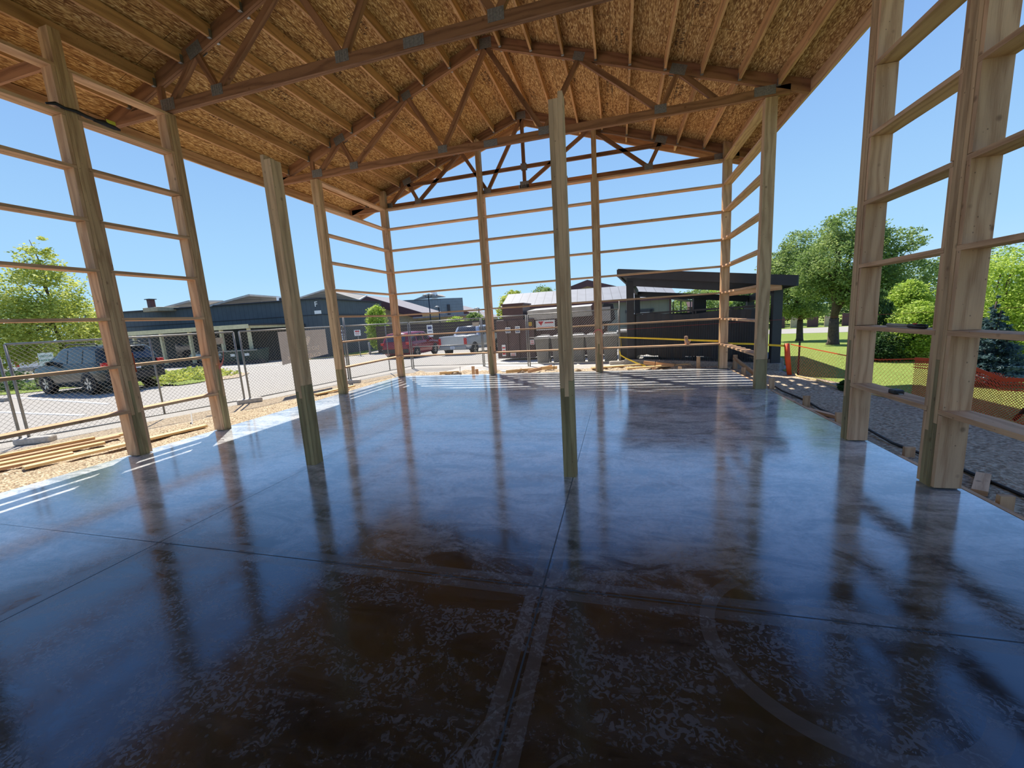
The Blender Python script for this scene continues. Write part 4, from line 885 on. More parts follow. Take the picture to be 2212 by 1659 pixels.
# ================================================================== buildings
def Vd(a): return Vector((a[0], a[1], 0))
C0 = Vector((-24.0, 28.9, 0)); du = Vector((-.985, -.17, 0)); dv = Vector((-.091, .996, 0))
b = thing('siding_building', (-24, 28.9, -.68), 'long slate blue ribbed metal building with corner facing the yard', 'building')
def wallbox(P, Q, th, z0, z1, name, mat, parent, nrm=1):
    P, Q = Vector(P), Vector(Q); d = (Q-P).normalized(); n = Vector((-d.y, d.x, 0))*nrm
    return MB().obox((P+Q)/2+n*th/2+Vector((0, 0, (z0+z1)/2)), (Q-P)/2, n*th/2, (0, 0, (z1-z0)/2)).build(name, mat, parent)
wallbox(C0, C0+du*22, .3, -.7, 4.2, 'front_wall', 'blue', b, -1)
wallbox(C0, C0+dv*10.5, .3, -.7, 4.2, 'side_wall', 'blue', b, 1)
MB().obox(C0+du*11+dv*5.4+Vector((0, 0, 3.9)), du*10.6, dv*4.8, (0, 0, .1)).build('roof_deck', 'grey', b)
for P, Q in ((C0, C0+du*22), (C0, C0+dv*10.5)):
    o_ = Vector((.03, -.03, 4.22)); MB().beam(P+o_, Q+o_, .08, .36).build('coping', 'dark', b)
    MB().beam(P+Vector((.02, -.02, 2.9)), Q+Vector((.02, -.02, 2.9)), .05, .05).build('siding_joint', 'dark', b)
text_mesh('F', .6, 'sign', b, frame(C0+du*.4+Vector((.02, -.06, 3.75)), -du), 'wall_letter')
MB().obox(C0+du*.3+Vector((.02, -.08, 3.1)), du*.28, (0, .03, 0), (0, 0, .14)).build('wall_sign', 'sign', b)
MB().obox(C0+du*1.9+Vector((0, -.15, 2.1)), du*.3, (0, .15, 0), (0, 0, .12)).build('wall_lamp', 'dark', b)
for k, (s_, z0, z1, w, mt) in enumerate(((3.4, -.6, 1.5, .5, 'dark'), (9, -.6, 1.6, .6, 'dark'), (13, 0.1, 1.2, .8, 'glass'))):
    MB().obox(C0+du*s_+Vector((.02, -.04, (z0+z1)/2)), du*w, (0, .04, 0), (0, 0, (z1-z0)/2)).build('wall_door' if k < 2 else 'wall_window', mt, b)
for s_, z, mt in ((11.2, .8, 'sign'), (9.8, .75, 'sign'), (10.0, 1.1, 'signr')):
    MB().obox(C0+du*s_+Vector((.03, -.08, z)), du*.16, (0, .02, 0), (0, 0, .2)).build('wall_notice', mt, b)
# porch
t = thing('porch', (-30, 24, -.55), 'flat cream edged porch along the slate blue building with slim posts', 'porch')
PF = Vector((-25.6, 23.3, 0)); dn = Vector((-.17, .985, 0))
MB().obox(PF+du*7+dn*2.6+Vector((0, 0, 2.3)), du*7.2, dn*2.7, (0, 0, .06)).build('porch_roof', 'dark', t)
for P, Q in ((PF-dn*.1, PF+du*14-dn*.1), (PF, PF+dn*5.2)):
    MB().beam(P+Vector((0, 0, 2.2)), Q+Vector((0, 0, 2.2)), .3, .1).build('fascia', 'cream', t)
for s_ in (.25, 2.4, 4.9, 7.2, 9.4, 12): MB().box(*(lambda p: (p.x-.09, p.x+.09, p.y-.09, p.y+.09))(PF+du*s_+dn*.15), -.6, 2.08).build('porch_post', 'cream', t)
MB().box(*(lambda p: (p.x-.09, p.x+.09, p.y-.09, p.y+.09))(PF+dn*4.9+du*.2), -.6, 2.08).build('porch_post', 'cream', t)
tag(MB().obox(PF+du*7-dn*.5+Vector((0, 0, -.42)), du*8, dn*.18, (0, 0, .2)).build('raised_curb', 'dark'), 'dark raised curb along the front of the porch', 'curb')
# roof items
def slab4(pts, th, name, mat, parent=None):
    P = [Vector(p) for p in pts]; n = (P[1]-P[0]).cross(P[3]-P[0]).normalized()*th
    if n.z < 0: n = -n
    w = (P[1]-P[0]).length; h_ = (P[3]-P[0]).length; m = MB(); uv = [(0, 0), (w, 0), (w, h_), (0, h_)]
    m.add(P+[p+n for p in P], [(0, 1, 2, 3), (7, 6, 5, 4), (0, 4, 5, 1), (1, 5, 6, 2), (2, 6, 7, 3), (3, 7, 4, 0)], [uv, uv[::-1]]+[[(0, 0), (.1, 0), (.1, .1), (0, .1)]]*4)
    return m.build(name, mat, parent)
for i, pts in enumerate(([(-37.78, 26.24, 4.33), (-36.7, 27.73, 4.87), (-39.74, 33.53, 5.24), (-40.82, 32.22, 4.73)], [(-33.55, 26.89, 4.21), (-31.57, 29.19, 5.08), (-33.69, 36.95, 5.2), (-35.0, 35.71, 4.6)], [(-28.3, 31.03, 4.5), (-26.42, 32.65, 5.34), (-27.53, 40.54, 5.18), (-25.5, 35.67, 4.41)])):
    if i == 2: pts = [(-28.6, 30.9, 4.5), (-26.42, 32.65, 5.34), (-27.4, 40.54, 5.18), (-25.2, 35.9, 4.4)]; pts = [pts[0], pts[1], pts[2], pts[3]]
    t = thing('rooftop_canopy', pts[0], f'pale slatted canopy tilted above the slate blue roof, {["leftmost", "middle", "rightmost"][i]} of three', 'canopy', 'rooftop canopies')
    slab4(pts, .06, 'slatted_panel', 'solar', t)
    for a, b2 in zip(pts, pts[1:]+pts[:1]): MB().beam(Vector(a)-Vector((0, 0, .03)), Vector(b2)-Vector((0, 0, .03)), .12, .1).build('edge_beam', 'grey', t)
    c_ = sum((Vector(p) for p in pts), Vector())/4; MB().cyl((c_.x, c_.y, 3.9), c_-Vector((0, 0, .05)), .08, n=6).build('support_post', 'grey', t)
t = thing('roof_vent', (-37.7, 24.6, 4.1), 'grey rooftop hood with a square stack at left end of the slate blue roof', 'vent')
MB().box(-38.6, -36.9, 25.2, 27.0, 4.0, 4.35).build('hood', 'tan', t, bevel=.05); MB().box(-38.1, -37.75, 25.3, 25.7, 4.3, 5.0).build('stack', 'maroon', t)
MB().box(-38.2, -37.65, 25.2, 25.8, 5.0, 5.06).build('stack_cap', 'blue', t)
t = thing('air_unit', (-28.7, 30.0, 4.2), 'white rooftop air unit behind the slate blue wall', 'air unit')
MB().box(-29.3, -28.3, 29.8, 30.8, 4.0, 4.75).build('housing', 'whitep', t, bevel=.02); MB().cyl((-28.85, 29.79, 4.5), (-28.85, 29.75, 4.5), .14, n=12).build('fan', 'tool', t)
# gabled buildings
def gable(name, label, P0, dr, dg, half, h_e, h_r, depth, zb, wall, roof, barge, bt=.4, over=.5):
    """P0: point under the apex of the gable facing us; dr: unit vector to the right eave; dg: unit vector away along the ridge"""
    P0 = Vd(P0); dr = Vd(dr).normalized(); dg = Vd(dg).normalized(); t = thing(name, (P0.x, P0.y, zb), label, 'building')
    Z = lambda v, z: v+Vector((0, 0, z))
    A, B, C = P0-dr*half, P0+dr*half, P0
    m = MB(); m.prism([Z(A, zb), Z(B, zb), Z(B, h_e), Z(C, h_r), Z(A, h_e)], dg*depth); m.build('walls', wall, t)
    k = (h_r-h_e)/half
    for s_ in (-1, 1):
        e = C+dr*s_*(half+over); pts = [Z(C-dg*over, h_r), Z(e-dg*over, h_r-k*(half+over)), Z(e+dg*(depth+over), h_r-k*(half+over)), Z(C+dg*(depth+over), h_r)]
        pts = [p+Vector((0, 0, .04)) for p in pts]
        L_ = (pts[3]-pts[0]).length; W_ = (pts[1]-pts[0]).length; m = MB(); uv = [(0, 0), (0, W_), (L_, W_), (L_, 0)]
        m.add(pts+[p+Vector((0, 0, .1)) for p in pts], [(0, 1, 2, 3), (4, 5, 6, 7), (0, 4, 5, 1), (1, 5, 6, 2), (2, 6, 7, 3), (3, 7, 4, 0)], [uv, uv]+[[(0, 0), (.1, 0), (.1, .1), (0, .1)]]*4)
        m.build('roof_slope', roof, t)
        m = MB(); m.prism([Z(C-dg*(over+.03), h_r+.12), Z(C-dg*(over+.03), h_r+.12-bt), Z(e-dg*(over+.03), h_r-k*(half+over)+.12-bt), Z(e-dg*(over+.03), h_r-k*(half+over)+.12)], -dg*.05); m.build('barge_board', barge, t)
    return t
gt_ = gable('gabled_building', 'tan gabled building with light grey shingle roof and maroon barge boards', (-28.6, 42.0), (.99, .12), (-.12, .99), 6.3, 3.0, 5.2, 7.5, -.7, 'tan', 'shingle', 'maroon', .85, .7)
gable('gabled_building', 'smaller tan gabled building behind the silver pickup, maroon barge boards', (-27.5, 61), (.99, .12), (-.12, .99), 6.5, 2.2, 4.5, 14, -.7, 'tan', 'shingle', 'maroon', .8, .8)
gable('gabled_building', 'brown gabled building rising behind the metal roofed shed', (-2.9, 42.2), (.98, .03), (.1, .99), 5.0, 3.3, 4.8, 16, -.7, 'tan', 'maroon', 'maroon', .6, .5)
t = thing('tower_building', (-24.7, 54.7, -.7), 'square grey blue metal tower block with narrow windows', 'building')
Tc = Vector((-24.7, 54.7, 0)); ta = Vector((-.87, -.46, 0)).normalized(); tb_ = Vector((.75, .66, 0)).normalized()
wallbox(Tc, Tc+ta*9, .3, -.7, 5.1, 'left_wall', 'blue2', t, -1); wallbox(Tc, Tc+tb_*3.2, .3, -.7, 5.1, 'right_wall', 'blue2', t, 1)
MB().obox(Tc+ta*4.5+tb_*1.5+Vector((0, 0, 5.0)), ta*4.4, tb_*1.5, (0, 0, .05)).build('roof_deck', 'grey', t)
for z0, z1 in ((3.2, 4.2), (2.1, 2.9)): MB().obox(Tc+tb_*.9+Vector((.1, -.1, (z0+z1)/2)), tb_*.18, (.05, -.05, 0), (0, 0, (z1-z0)/2)).build('slot_window', 'dark', t)
slab4([(-28.5, 53.3, 5.1), (-26.6, 54.6, 5.9), (-25.2, 56.2, 5.7), (-24.4, 55.6, 5.3)], .05, 'rooftop_panel', 'solar', t)
MB().box(-26.4, -25.7, 54.9, 55.5, 5.2, 6.1).build('rooftop_unit', 'whitep', t)
t = thing('entrance_block', (-21.5, 41.0, -.7), 'low tan entrance block with flat roof beside the gabled building', 'building')
MB().obox((-18.6, 41.6, .8), (2.6, 1.2, 0), (-.5, 1.0, 0), (0, 0, 1.5)).build('walls', 'tan', t); MB().obox((-18.6, 41.4, 2.3), (3.0, 1.4, 0), (-.7, 1.4, 0), (0, 0, .08)).build('flat_roof', 'shingle', t)
MB().obox((-19.9, 40.1, 1.9), (1.2, .55, 0), (-.2, .4, 0), (0, 0, .06)).build('door_canopy', 'dark', t)
# metal shed
t = thing('metal_roofed_shed', (-2, 26.4, -.62), 'long grey green shed with pale standing seam metal roof', 'building')
S0 = Vector((-7.2, 26.05, 0)); S1 = Vector((3.1, 26.85, 0)); sdv = (S1-S0).normalized(); snv = Vector((-sdv.y, sdv.x, 0))
wallbox(S0, S1, 5.4, -.7, 2.28, 'walls', 'olive', t, 1)
for s_ in (0, 1):
    e0 = (S0-sdv*.3-snv*.35 if s_ == 0 else S0-sdv*.3+snv*5.8)+Vector((0, 0, 2.27)); e1 = (S1+sdv*.35-snv*.35 if s_ == 0 else S1+sdv*.35+snv*5.8)+Vector((0, 0, 2.27))
    r0 = S0-sdv*.3+snv*2.7+Vector((0, 0, 3.28)); r1 = S1+sdv*.35+snv*2.7+Vector((0, 0, 3.28))
    slab4([e0, e1, r1, r0] if s_ == 0 else [e1, e0, r0, r1], .05, 'roof_slope', 'roofm', t)
m = MB()
for P in (S0+sdv*.02, S1-sdv*.02): m.prism([P+Vector((0, 0, 2.27)), P+snv*5.4+Vector((0, 0, 2.27)), P+snv*2.7+Vector((0, 0, 3.25))], sdv*.01)
m.build('gable_wall', 'olive', t)
MB().beam(S0-snv*.37+Vector((0, 0, 2.22)), S1+sdv*.35-snv*.37+Vector((0, 0, 2.22)), .14, .05).build('gutter', 'maroon', t)
MB().beam(S1-snv*.03+Vector((0, 0, -.6)), S1-snv*.03+Vector((0, 0, 2.2)), .12, .1, (0, 1, 0)).build('corner_trim', 'maroon', t)
dq = S0+sdv*8.5-snv*.04
MB().obox(dq+Vector((0, 0, .5)), sdv*.62, snv*.03, (0, 0, .95)).build('shed_door', 'whitep', t)
for a_ in (-.68, .68): MB().obox(dq+sdv*a_+Vector((0, 0, .52)), sdv*.08, snv*.05, (0, 0, 1.1)).build('door_trim', 'dark', t)
MB().obox(dq+Vector((0, 0, 1.56)), sdv*.85, snv*.05, (0, 0, .08)).build('door_trim', 'dark', t)
t = thing('lean_to', (3.6, 28, -.65), 'small open lean-to with thin posts right of the shed', 'shelter')
slab4([(3.2, 27.0, 2.25), (4.4, 27.1, 1.95), (4.4, 29.5, 1.95), (3.2, 29.4, 2.25)], .06, 'lean_to_roof', 'dark', t)
for x in (3.3, 3.75, 4.3): MB().box(x-.03, x+.03, 27.1, 27.16, -.7, 2.0).build('lean_to_post', 'dark', t)
# slat fence far
t = thing('slat_fence', (-13, 32, -.7), 'dark brown horizontal board fence behind the vehicles', 'fence')
fa, fb = Vector((-19.9, 30.3, 0)), Vector((-9.5, 34.4, 0)); fdv = (fb-fa).normalized(); fnv = Vector((-fdv.y, fdv.x, 0))
for k in range(9): MB().beam(fa+Vector((0, 0, -.5+k*.25)), fb+Vector((0, 0, -.5+k*.25)), .24, .04).build('fence_board', 'wolive', t)
for k in range(6): p = fa+(fb-fa)*k/5+fnv*.06; MB().box(p.x-.06, p.x+.06, p.y-.05, p.y+.05, -.7, 1.6).build('fence_post', 'wolive', t)
# lamps
for i, (x, y, zt, two, lab) in enumerate(((-17.4, 35.6, 4.4, 1, 'tallest, left of the tower block'), (-17.9, 38.75, 3.35, 0, 'in front of the tower block'), (-13.3, 38.0, 2.9, 0, 'left of the rear wall post'))):
    t = thing('street_lamp', (x, y, -.68), f'dark street lamp on a slim pole, {lab}', 'street lamp', 'street lamps')
    MB().cyl((x, y, -.68), (x, y, zt-.15), .07, .05, 8).build('pole', 'black', t, True)
    for sx_ in ((-1, 1) if two else (1,)):
        xx = x+(sx_*.32 if two else -.2); MB().tube([(x, y, zt-.35), (xx, y, zt-.3), (xx, y, zt-.12)], .025, 6).build('lamp_arm', 'black', t)
        m = MB(); m.cyl((xx, y, zt-.14), (xx, y, zt-.02), .34, .1, 14); m.build('lamp_head', 'grey', t, True)
# ------------------------------------------------------------------ compactor, dumpster, bins
t = thing('trash_compactor', (-2.7, 17.2, -.2), 'large dark brown steel trash compactor with grey cover and notices', 'compactor')
MB().box(-5.05, -3.4, 16.5, 18.6, -.1, 1.52).build('hopper', 'brown', t, bevel=.02); MB().box(-3.4, -.45, 16.7, 18.6, -.1, 1.5).build('container', 'brown', t, bevel=.02)
MB().box(-4.75, -3.86, 16.55, 18.0, 1.5, 2.15).build('chute', 'brown', t); MB().box(-4.8, -3.8, 16.5, 18.05, 2.13, 2.19).build('chute_lid', 'brown', t)
m = MB(); m.prism([(-3.66, 16.45, 1.84), (-3.6, 16.6, 1.45), (-3.6, 18.3, 1.45), (-3.66, 18.3, 1.95)], (2.6, 0, .04)); m.build('cover', 'grey', t)
MB().box(-1.0, -.82, 16.4, 18.2, 1.3, 1.95).build('cover_end', 'brown', t)
m = MB(); m.prism([(-.55, 16.4, 1.95), (-.2, 16.4, 1.9), (-.12, 16.4, 1.3), (-.3, 16.4, 1.15), (-.8, 16.4, 1.2)], (0, 1.2, 0)); m.build('tipper', 'dark', t)
MB().box(-.75, -.3, 16.38, 16.4, 1.25, 1.8).build('tipper_plate', 'grey', t)
MB().cyl((-1.95, 16.42, 1.7), (-1.95, 16.38, 1.7), .07, n=10).build('cover_lock', 'tool', t)
for x in (-4.6, -4.1, -3.2, -2.4, -1.6, -.9): MB().box(x-.04, x+.04, (16.45 if x < -3.4 else 16.64), (16.5 if x < -3.4 else 16.7), -.1, 1.45).build('steel_rib', 'brown', t)
for i, (x, z, w, hh, mt, mk) in enumerate(((-2.95, 1.22, .4, .2, 'sign', 'signr'), (-4.1, 1.1, .1, .14, 'sign', 'signb'), (-4.52, 1.1, .11, .12, 'sign', 'signb'), (-3.55, 1.3, .07, .08, 'label', 'signr'), (-2.0, 1.38, .11, .08, 'sign', 'signb'), (-4.75, .25, .08, .24, 'sign', 'signr'), (-4.35, .1, .12, .1, 'sign', 'orange'), (-3.5, .55, .09, .1, 'sign', 'signr'), (-3.25, .62, .07, .08, 'sign', 'signb'), (-.62, 1.0, .05, .07, 'sign', 'signb'))):
    y = 16.42 if x < -3.4 else 16.62
    n_ = MB().box(x-w, x+w, y, y+.02, z-hh, z+hh).build('notice', mt, t)
    m = MB(); m.box(x-w*.8, x+w*.8, y-.006, y, z+hh*.35, z+hh*.6); m.box(x-w*.7, x+w*.8, y-.006, y, z-hh*.1, z+hh*.05); m.box(x-w*.8, x+w*.8, y-.006, y, z-hh*.75, z-hh*.45)
    if i == 0: m = MB(); m.prism([(x-w*.75, y-.006, z+hh*.8), (x-w*.15, y-.006, z+hh*.8), (x-w*.45, y-.006, z-hh*.1)], (0, .005, 0)); m.box(x-.02, x+w*.85, y-.006, y, z+hh*.35, z+hh*.6); m.box(x-w*.85, x+w*.85, y-.006, y, z-hh*.75, z-hh*.4)
    m.build('notice_marks', mk, n_)
def bin_(x, y, lab, lid='bin', top=.87):
    t = thing('wheelie_bin', (x, y, -.13), 'grey wheeled trash bin with pale lid, '+lab, 'bin', 'grey wheeled bins')
    m = MB(); w0, w1, d0, d1 = .2, .255, .25, .32
    m.add([(x-w0, y-d0, -.1), (x+w0, y-d0, -.1), (x+w0, y+d0, -.1), (x-w0, y+d0, -.1), (x-w1, y-d1, top-.08), (x+w1, y-d1, top-.08), (x+w1, y+d1, top-.08), (x-w1, y+d1, top-.08)],
          [(3, 2, 1, 0), (4, 5, 6, 7), (0, 1, 5, 4), (1, 2, 6, 5), (2, 3, 7, 6), (3, 0, 4, 7)]); m.build('tub', 'bin', t, bevel=.02)
    m = MB(); m.box(x-w1-.02, x+w1+.02, y-d1-.05, y+d1+.02, top-.09, top-.03); m.box(x-w1+.03, x+w1-.03, y-d1, y+d1-.03, top-.03, top); m.build('lid', 'binlid', t, bevel=.02)
    MB().box(x-w0*.7, x+w0*.7, y-d0-.04, y-d0-.02, .1, .35).build('front_panel', 'bin', t, bevel=.01)
    MB().tube([(x-.16, y+d1+.02, top-.05), (x-.16, y+d1+.1, top+.02), (x+.16, y+d1+.1, top+.02), (x+.16, y+d1+.02, top-.05)], .015, 6).build('handle', 'bin', t)
    for s_ in (-1, 1): MB().cyl((x+s_*.17, y+.24, -.03), (x+s_*.22, y+.24, -.03), .1, n=12).build('wheel', 'rubber', t)
bin_(-2.68, 14.55, 'leftmost of the row'); bin_(-2.08, 14.5, 'second from left'); bin_(-1.42, 14.45, 'third from left'); bin_(-.86, 14.35, 'fourth from left'); bin_(-.28, 14.3, 'fifth from left'); bin_(.2, 14.6, 'rightmost, by the enclosure', top=.95)
t = thing('green_dumpster', (-28, 25.8, -.6), 'dark green steel dumpster in front of the porch', 'dumpster')
m = MB(); m.add([(-29.0, 24.9, -.5), (-26.6, 25.4, -.5), (-26.9, 26.8, -.5), (-29.3, 26.3, -.5), (-29.3, 24.7, .55), (-26.3, 25.3, .35), (-26.6, 27.0, .6), (-29.5, 26.5, .8)], [(3, 2, 1, 0), (4, 5, 6, 7), (0, 1, 5, 4), (1, 2, 6, 5), (2, 3, 7, 6), (3, 0, 4, 7)]); 
m = MB(); m.add([(-27.2, 22.4, -.55), (-24.9, 22.9, -.55), (-25.2, 24.0, -.55), (-27.5, 23.5, -.55), (-27.4, 22.2, .5), (-24.7, 22.75, .5), (-25.1, 24.2, .62), (-27.7, 23.6, .62)], [(3, 2, 1, 0), (4, 5, 6, 7), (0, 1, 5, 4), (1, 2, 6, 5), (2, 3, 7, 6), (3, 0, 4, 7)]); m.build('bin_body', 'dumpg', t)
MB().beam((-27.45, 22.15, .52), (-24.65, 22.7, .52), .07, .07).build('rim', 'galv', t)
for q in (.3, .72): p = Vector((-27.3, 22.28, .22)).lerp(Vector((-24.8, 22.75, .22)), q); MB().obox(p, (.16, .035, 0), (.006, -.02, 0), (0, 0, .09)).build('sticker', 'sign', t)
# ------------------------------------------------------------------ dark enclosure
EA = Vector((.36, 13.34, 0)); EB = Vector((3.78, 11.42, 0)); ed = (EB-EA).normalized(); en = Vector((.105, .995, 0)); D_ = 3.4
t = thing('dark_enclosure', (2, 12.5, -.12), 'black monopitch roofed bin enclosure with dark screened chain link', 'enclosure')
zA, zB = 2.46, 1.88
for P, z, w in ((EA, zA, .11), (EB, zB, .1), (EA+en*D_, zA-.2, .1), (EB+en*D_, zB-.12, .1)):
    MB().box(P.x-w, P.x+w, P.y-w, P.y+w, -.1, z).build('corner_post', 'charcoal', t)
def sl(P, z): return P+Vector((0, 0, z))
MB().beam(sl(EA-ed*.1, zA+.02), sl(EB+ed*.1, zB+.0), .24, .1).build('front_beam', 'charcoal', t); MB().beam(sl(EA+en*D_, zA-.25), sl(EB+en*D_, zB-.15), .2, .1).build('rear_beam', 'charcoal', t)
MB().beam(sl(EA, zA+.02), sl(EA+en*D_, zA-.2), .2, .1).build('side_beam', 'charcoal', t); MB().beam(sl(EB, zB+.0), sl(EB+en*D_, zB-.15), .2, .1).build('side_beam', 'charcoal', t)
f0, f1 = EA-ed*.35-en*.5, EB+ed*.3-en*.4; g0, g1_ = f0+en*(D_+1), f1+en*(D_+1)
slab4([sl(f0, 2.72), sl(f1, 2.0), sl(g1_, 1.92), sl(g0, 2.6)], .1, 'roof_panel', 'charcoal', t)
MB().beam(sl(f0, 2.74), sl(f1, 2.03), .24, .06).build('front_fascia', 'charcoal', t); MB().beam(sl(f1, 2.03), sl(g1_, 1.94), .24, .06).build('side_fascia', 'charcoal', t); MB().beam(sl(f0, 2.74), sl(g0, 2.62), .2, .06).build('side_fascia', 'charcoal', t)
for k in range(30): p = f0+(f1-f0)*(k+.5)/30; z = 2.74+(2.03-2.74)*(k+.5)/30; MB().beam(sl(p, z+.11), sl(p+en*(D_+1), z+.03), .02, .03).build('roof_rib', 'charcoal', t)
for q in (0, .22, .5, .52, .78, 1):
    p = EA.lerp(EB, .04+.9*q); MB().cyl(sl(p, .0), sl(p, 1.47), .03, n=6).build('fence_tube', 'black', t)
m = MB(); pa, pb = EA.lerp(EB, .05), EA.lerp(EB, .95); NX = 30; rr = random.Random(8); vv = []
for j, z in ((0, .16), (1, .8), (2, 1.42)):
    for i in range(NX+1):
        p = pa.lerp(pb, i/NX)-en*(.05+.02*math.sin(i*1.7)*(j != 1)); vv.append((p.x, p.y, z+(.05*math.sin(i*.5)+rr.uniform(-.02, .02) if j == 0 else 0)+(.04*math.sin(i*.35) if j == 2 else 0)))
m.add(vv, [(j*(NX+1)+i, j*(NX+1)+i+1, (j+1)*(NX+1)+i+1, (j+1)*(NX+1)+i) for j in range(2) for i in range(NX)]); o = m.build('privacy_screen', 'black', t); s_ = o.modifiers.new('thickness', 'SOLIDIFY'); s_.thickness = .004
m = MB(); pa2 = pa-en*.08; pb2 = pb-en*.08
for i in range(60): p = pa2.lerp(pb2, i/59); m.cyl(sl(p, .02), sl(p, 1.2), .006, n=4, caps=False)
m.build('wire_pickets', 'black', t)
MB().beam(sl(pa, 1.47), sl(pb, 1.5), .05, .05).build('top_tube', 'black', t); MB().beam(sl(pa, .75), sl(pb, .75), .04, .04).build('middle_tube', 'black', t)
MB().beam(sl(pb, 1.5), sl(pb+en*D_*.95, 1.5), .05, .05).build('top_tube', 'black', t)
MB().beam(sl(pb, .7), sl(pb+en*D_*.95, .7), 1.5, .01).build('side_screen', 'black', t); MB().beam(sl(pa, .7), sl(pa+en*D_*.95, .7), 1.5, .01).build('side_screen', 'black', t)
MB().beam(sl(pa+en*D_, .7), sl(pb+en*D_, .7), 1.4, .01).build('rear_screen', 'black', t)
MB().box(2.25, 2.6, 13.6, 13.9, 1.3, 1.85).build('control_box', 'black', t)
tag(MB().beam(sl(EA-ed*.15-en*.02, -.04), sl(EB+ed*.15-en*.02, -.04), .2, .34).build('concrete_curb', 'concd'), 'grey concrete curb under the front of the black enclosure', 'curb')
tag(MB().beam(sl(EB+ed*.05, .0), sl(EB+ed*.05+en*3, .0), .3, .34).build('concrete_curb', 'concd'), 'grey concrete curb under the right side of the black enclosure', 'curb')
tag(MB().beam((2.6, 11.9, 1.87), (3.75, 11.05, 1.93), .16, .038).build('propped_plank', 'fir'), 'timber plank fixed behind the right rear wall posts at head height', 'board')
# ------------------------------------------------------------------ trees
def leaves(name, blobs, n, size, mat, parent, seed, cl=26, droop=0):
    g = np.random.default_rng(seed); C_ = []
    vol = np.array([b[3]*b[4]*b[5] for b in blobs]); vol = vol/vol.sum()
    per = max(1, n//cl)
    pts = []
    for b, v in zip(blobs, vol):
        k = max(3, int(per*v)); d = g.normal(size=(k, 3)); d /= np.linalg.norm(d, axis=1)[:, None]; r = g.random((k, 1))**.33
        r = .45+.55*r
        c = d*r*np.array(b[3:6])+np.array(b[:3]); s_ = .14*(b[3]*b[4]*b[5])**(1/3)
        pts.append((c[:, None, :]+g.normal(size=(k, cl, 3))*s_*np.array([1, 1, .55])).reshape(-1, 3))
    P = np.concatenate(pts); N_ = len(P)
    a = g.normal(size=(N_, 3)); a[:, 2] *= .5; a /= np.linalg.norm(a, axis=1)[:, None]; b_ = np.cross(a, g.normal(size=(N_, 3))); b_ /= np.linalg.norm(b_, axis=1)[:, None]
    s_ = size*(.6+.8*g.random((N_, 1)))
    if droop: a = np.tile(np.array([[0, 0, -1.0]]), (N_, 1))+.3*g.normal(size=(N_, 3)); 
    V = np.stack([P-a*s_, P+b_*s_*.55, P+a*s_, P-b_*s_*.55], 1).reshape(-1, 3)
    o0 = V.mean(0); o0[2] = V[:, 2].min(); V = V-o0
    me = bpy.data.meshes.new(name); me.vertices.add(len(V)); me.vertices.foreach_set('co', V.ravel().astype(np.float32))
    me.loops.add(4*N_); me.polygons.add(N_); me.loops.foreach_set('vertex_index', np.arange(4*N_, dtype=np.int32)); me.polygons.foreach_set('loop_start', np.arange(0, 4*N_, 4, dtype=np.int32))
    me.update(); me.validate(); me.materials.append(M[mat]); o = bpy.data.objects.new(name, me); COL.objects.link(o)
    if parent is not None: o.parent = parent; o.location = Vector(o0)-GL[parent.name]
    else: o.location = Vector(o0)
    GL[o.name] = Vector(o0); return o
def trunk(m, base, tips, r0, seed):
    rr = random.Random(seed); base = Vector(base)
    for (sp_, tip, r) in tips:
        a = Vector(sp_); b = Vector(tip); pts = []
        for i in range(6):
            u = i/5; p = a.lerp(b, u)+Vector((rr.uniform(-1, 1), rr.uniform(-1, 1), 0))*.04*(b-a).length*(0 < i < 5); pts.append(p)
        m.tube(pts, [max(.012, r*(1-.8*i/5)) for i in range(6)], 7)
def tree(name, label, cat, x, y, blobs, n, size, mat, r0, fork, seed, group=None, zb=None, nb=9, droop=0):
    zb = zg(y) if zb is None else zb; t = thing(name, (x, y, zb), label, cat, group); rr = random.Random(seed)
    m = MB(); F = Vector((x, y, zb+fork)); topz = max(b[2]+b[5] for b in blobs)
    m.tube([(x, y, zb-.1), (x+.02, y, zb+.15), (x, y, zb+fork*.6), F], [r0*1.5, r0*1.05, r0*.95, r0*.85], 10)
    tips = [(F, (x, y, topz-.25*(topz-zb-fork)), r0*.75)]
    for k in range(nb):
        b = rr.choice(blobs); d = Vector((rr.gauss(0, 1), rr.gauss(0, 1), rr.gauss(0, .7))).normalized()
        tips.append((F.lerp(Vector((x, y, topz)), rr.uniform(0, .45)), (b[0]+d.x*b[3]*.75, b[1]+d.y*b[4]*.75, b[2]+d.z*b[5]*.6), r0*rr.uniform(.3, .55)))
    trunk(m, F, tips, r0, seed); m.build('trunk', 'bark', t, True)
    leaves('crown', blobs, n, size, mat, t, seed, droop=droop); return t
tree('maple_tree', 'yellow green conical tree behind the dark green car at the left edge', 'tree', -30.4, 15.4,
     [(-30.5, 15.1, 2.6, 2.5, 2.5, 1.7), (-30.5, 15.1, 4.4, 1.8, 1.8, 1.5), (-30.4, 15.2, 5.9, 1.1, 1.1, 1.1), (-30.35, 15.3, 7.0, .5, .5, .9), (-31.3, 13.4, 2.4, 1.8, 1.8, 1.8), (-29.7, 16.4, 2.0, 1.0, 1.0, 1.2)], 26000, .075, 'leaf_y', .13, 1.3, 3, nb=14)
tree('maple_tree', 'broad green maple on the lawn right of the black enclosure, slim forked trunk', 'tree', 9.2, 24.4,
     [(8.9, 24.4, 2.9, 1.5, 1.5, 1.2), (8.7, 24.4, 1.7, 1.5, 1.4, .9), (9.1, 24.4, 4.2, .9, .9, .9), (8.1, 24.5, 3.5, .7, .7, .7), (9.4, 24.4, 1.0, 1.0, 1.0, .4)], 34000, .052, 'leaf_m', .15, 1.1, 5, nb=12)
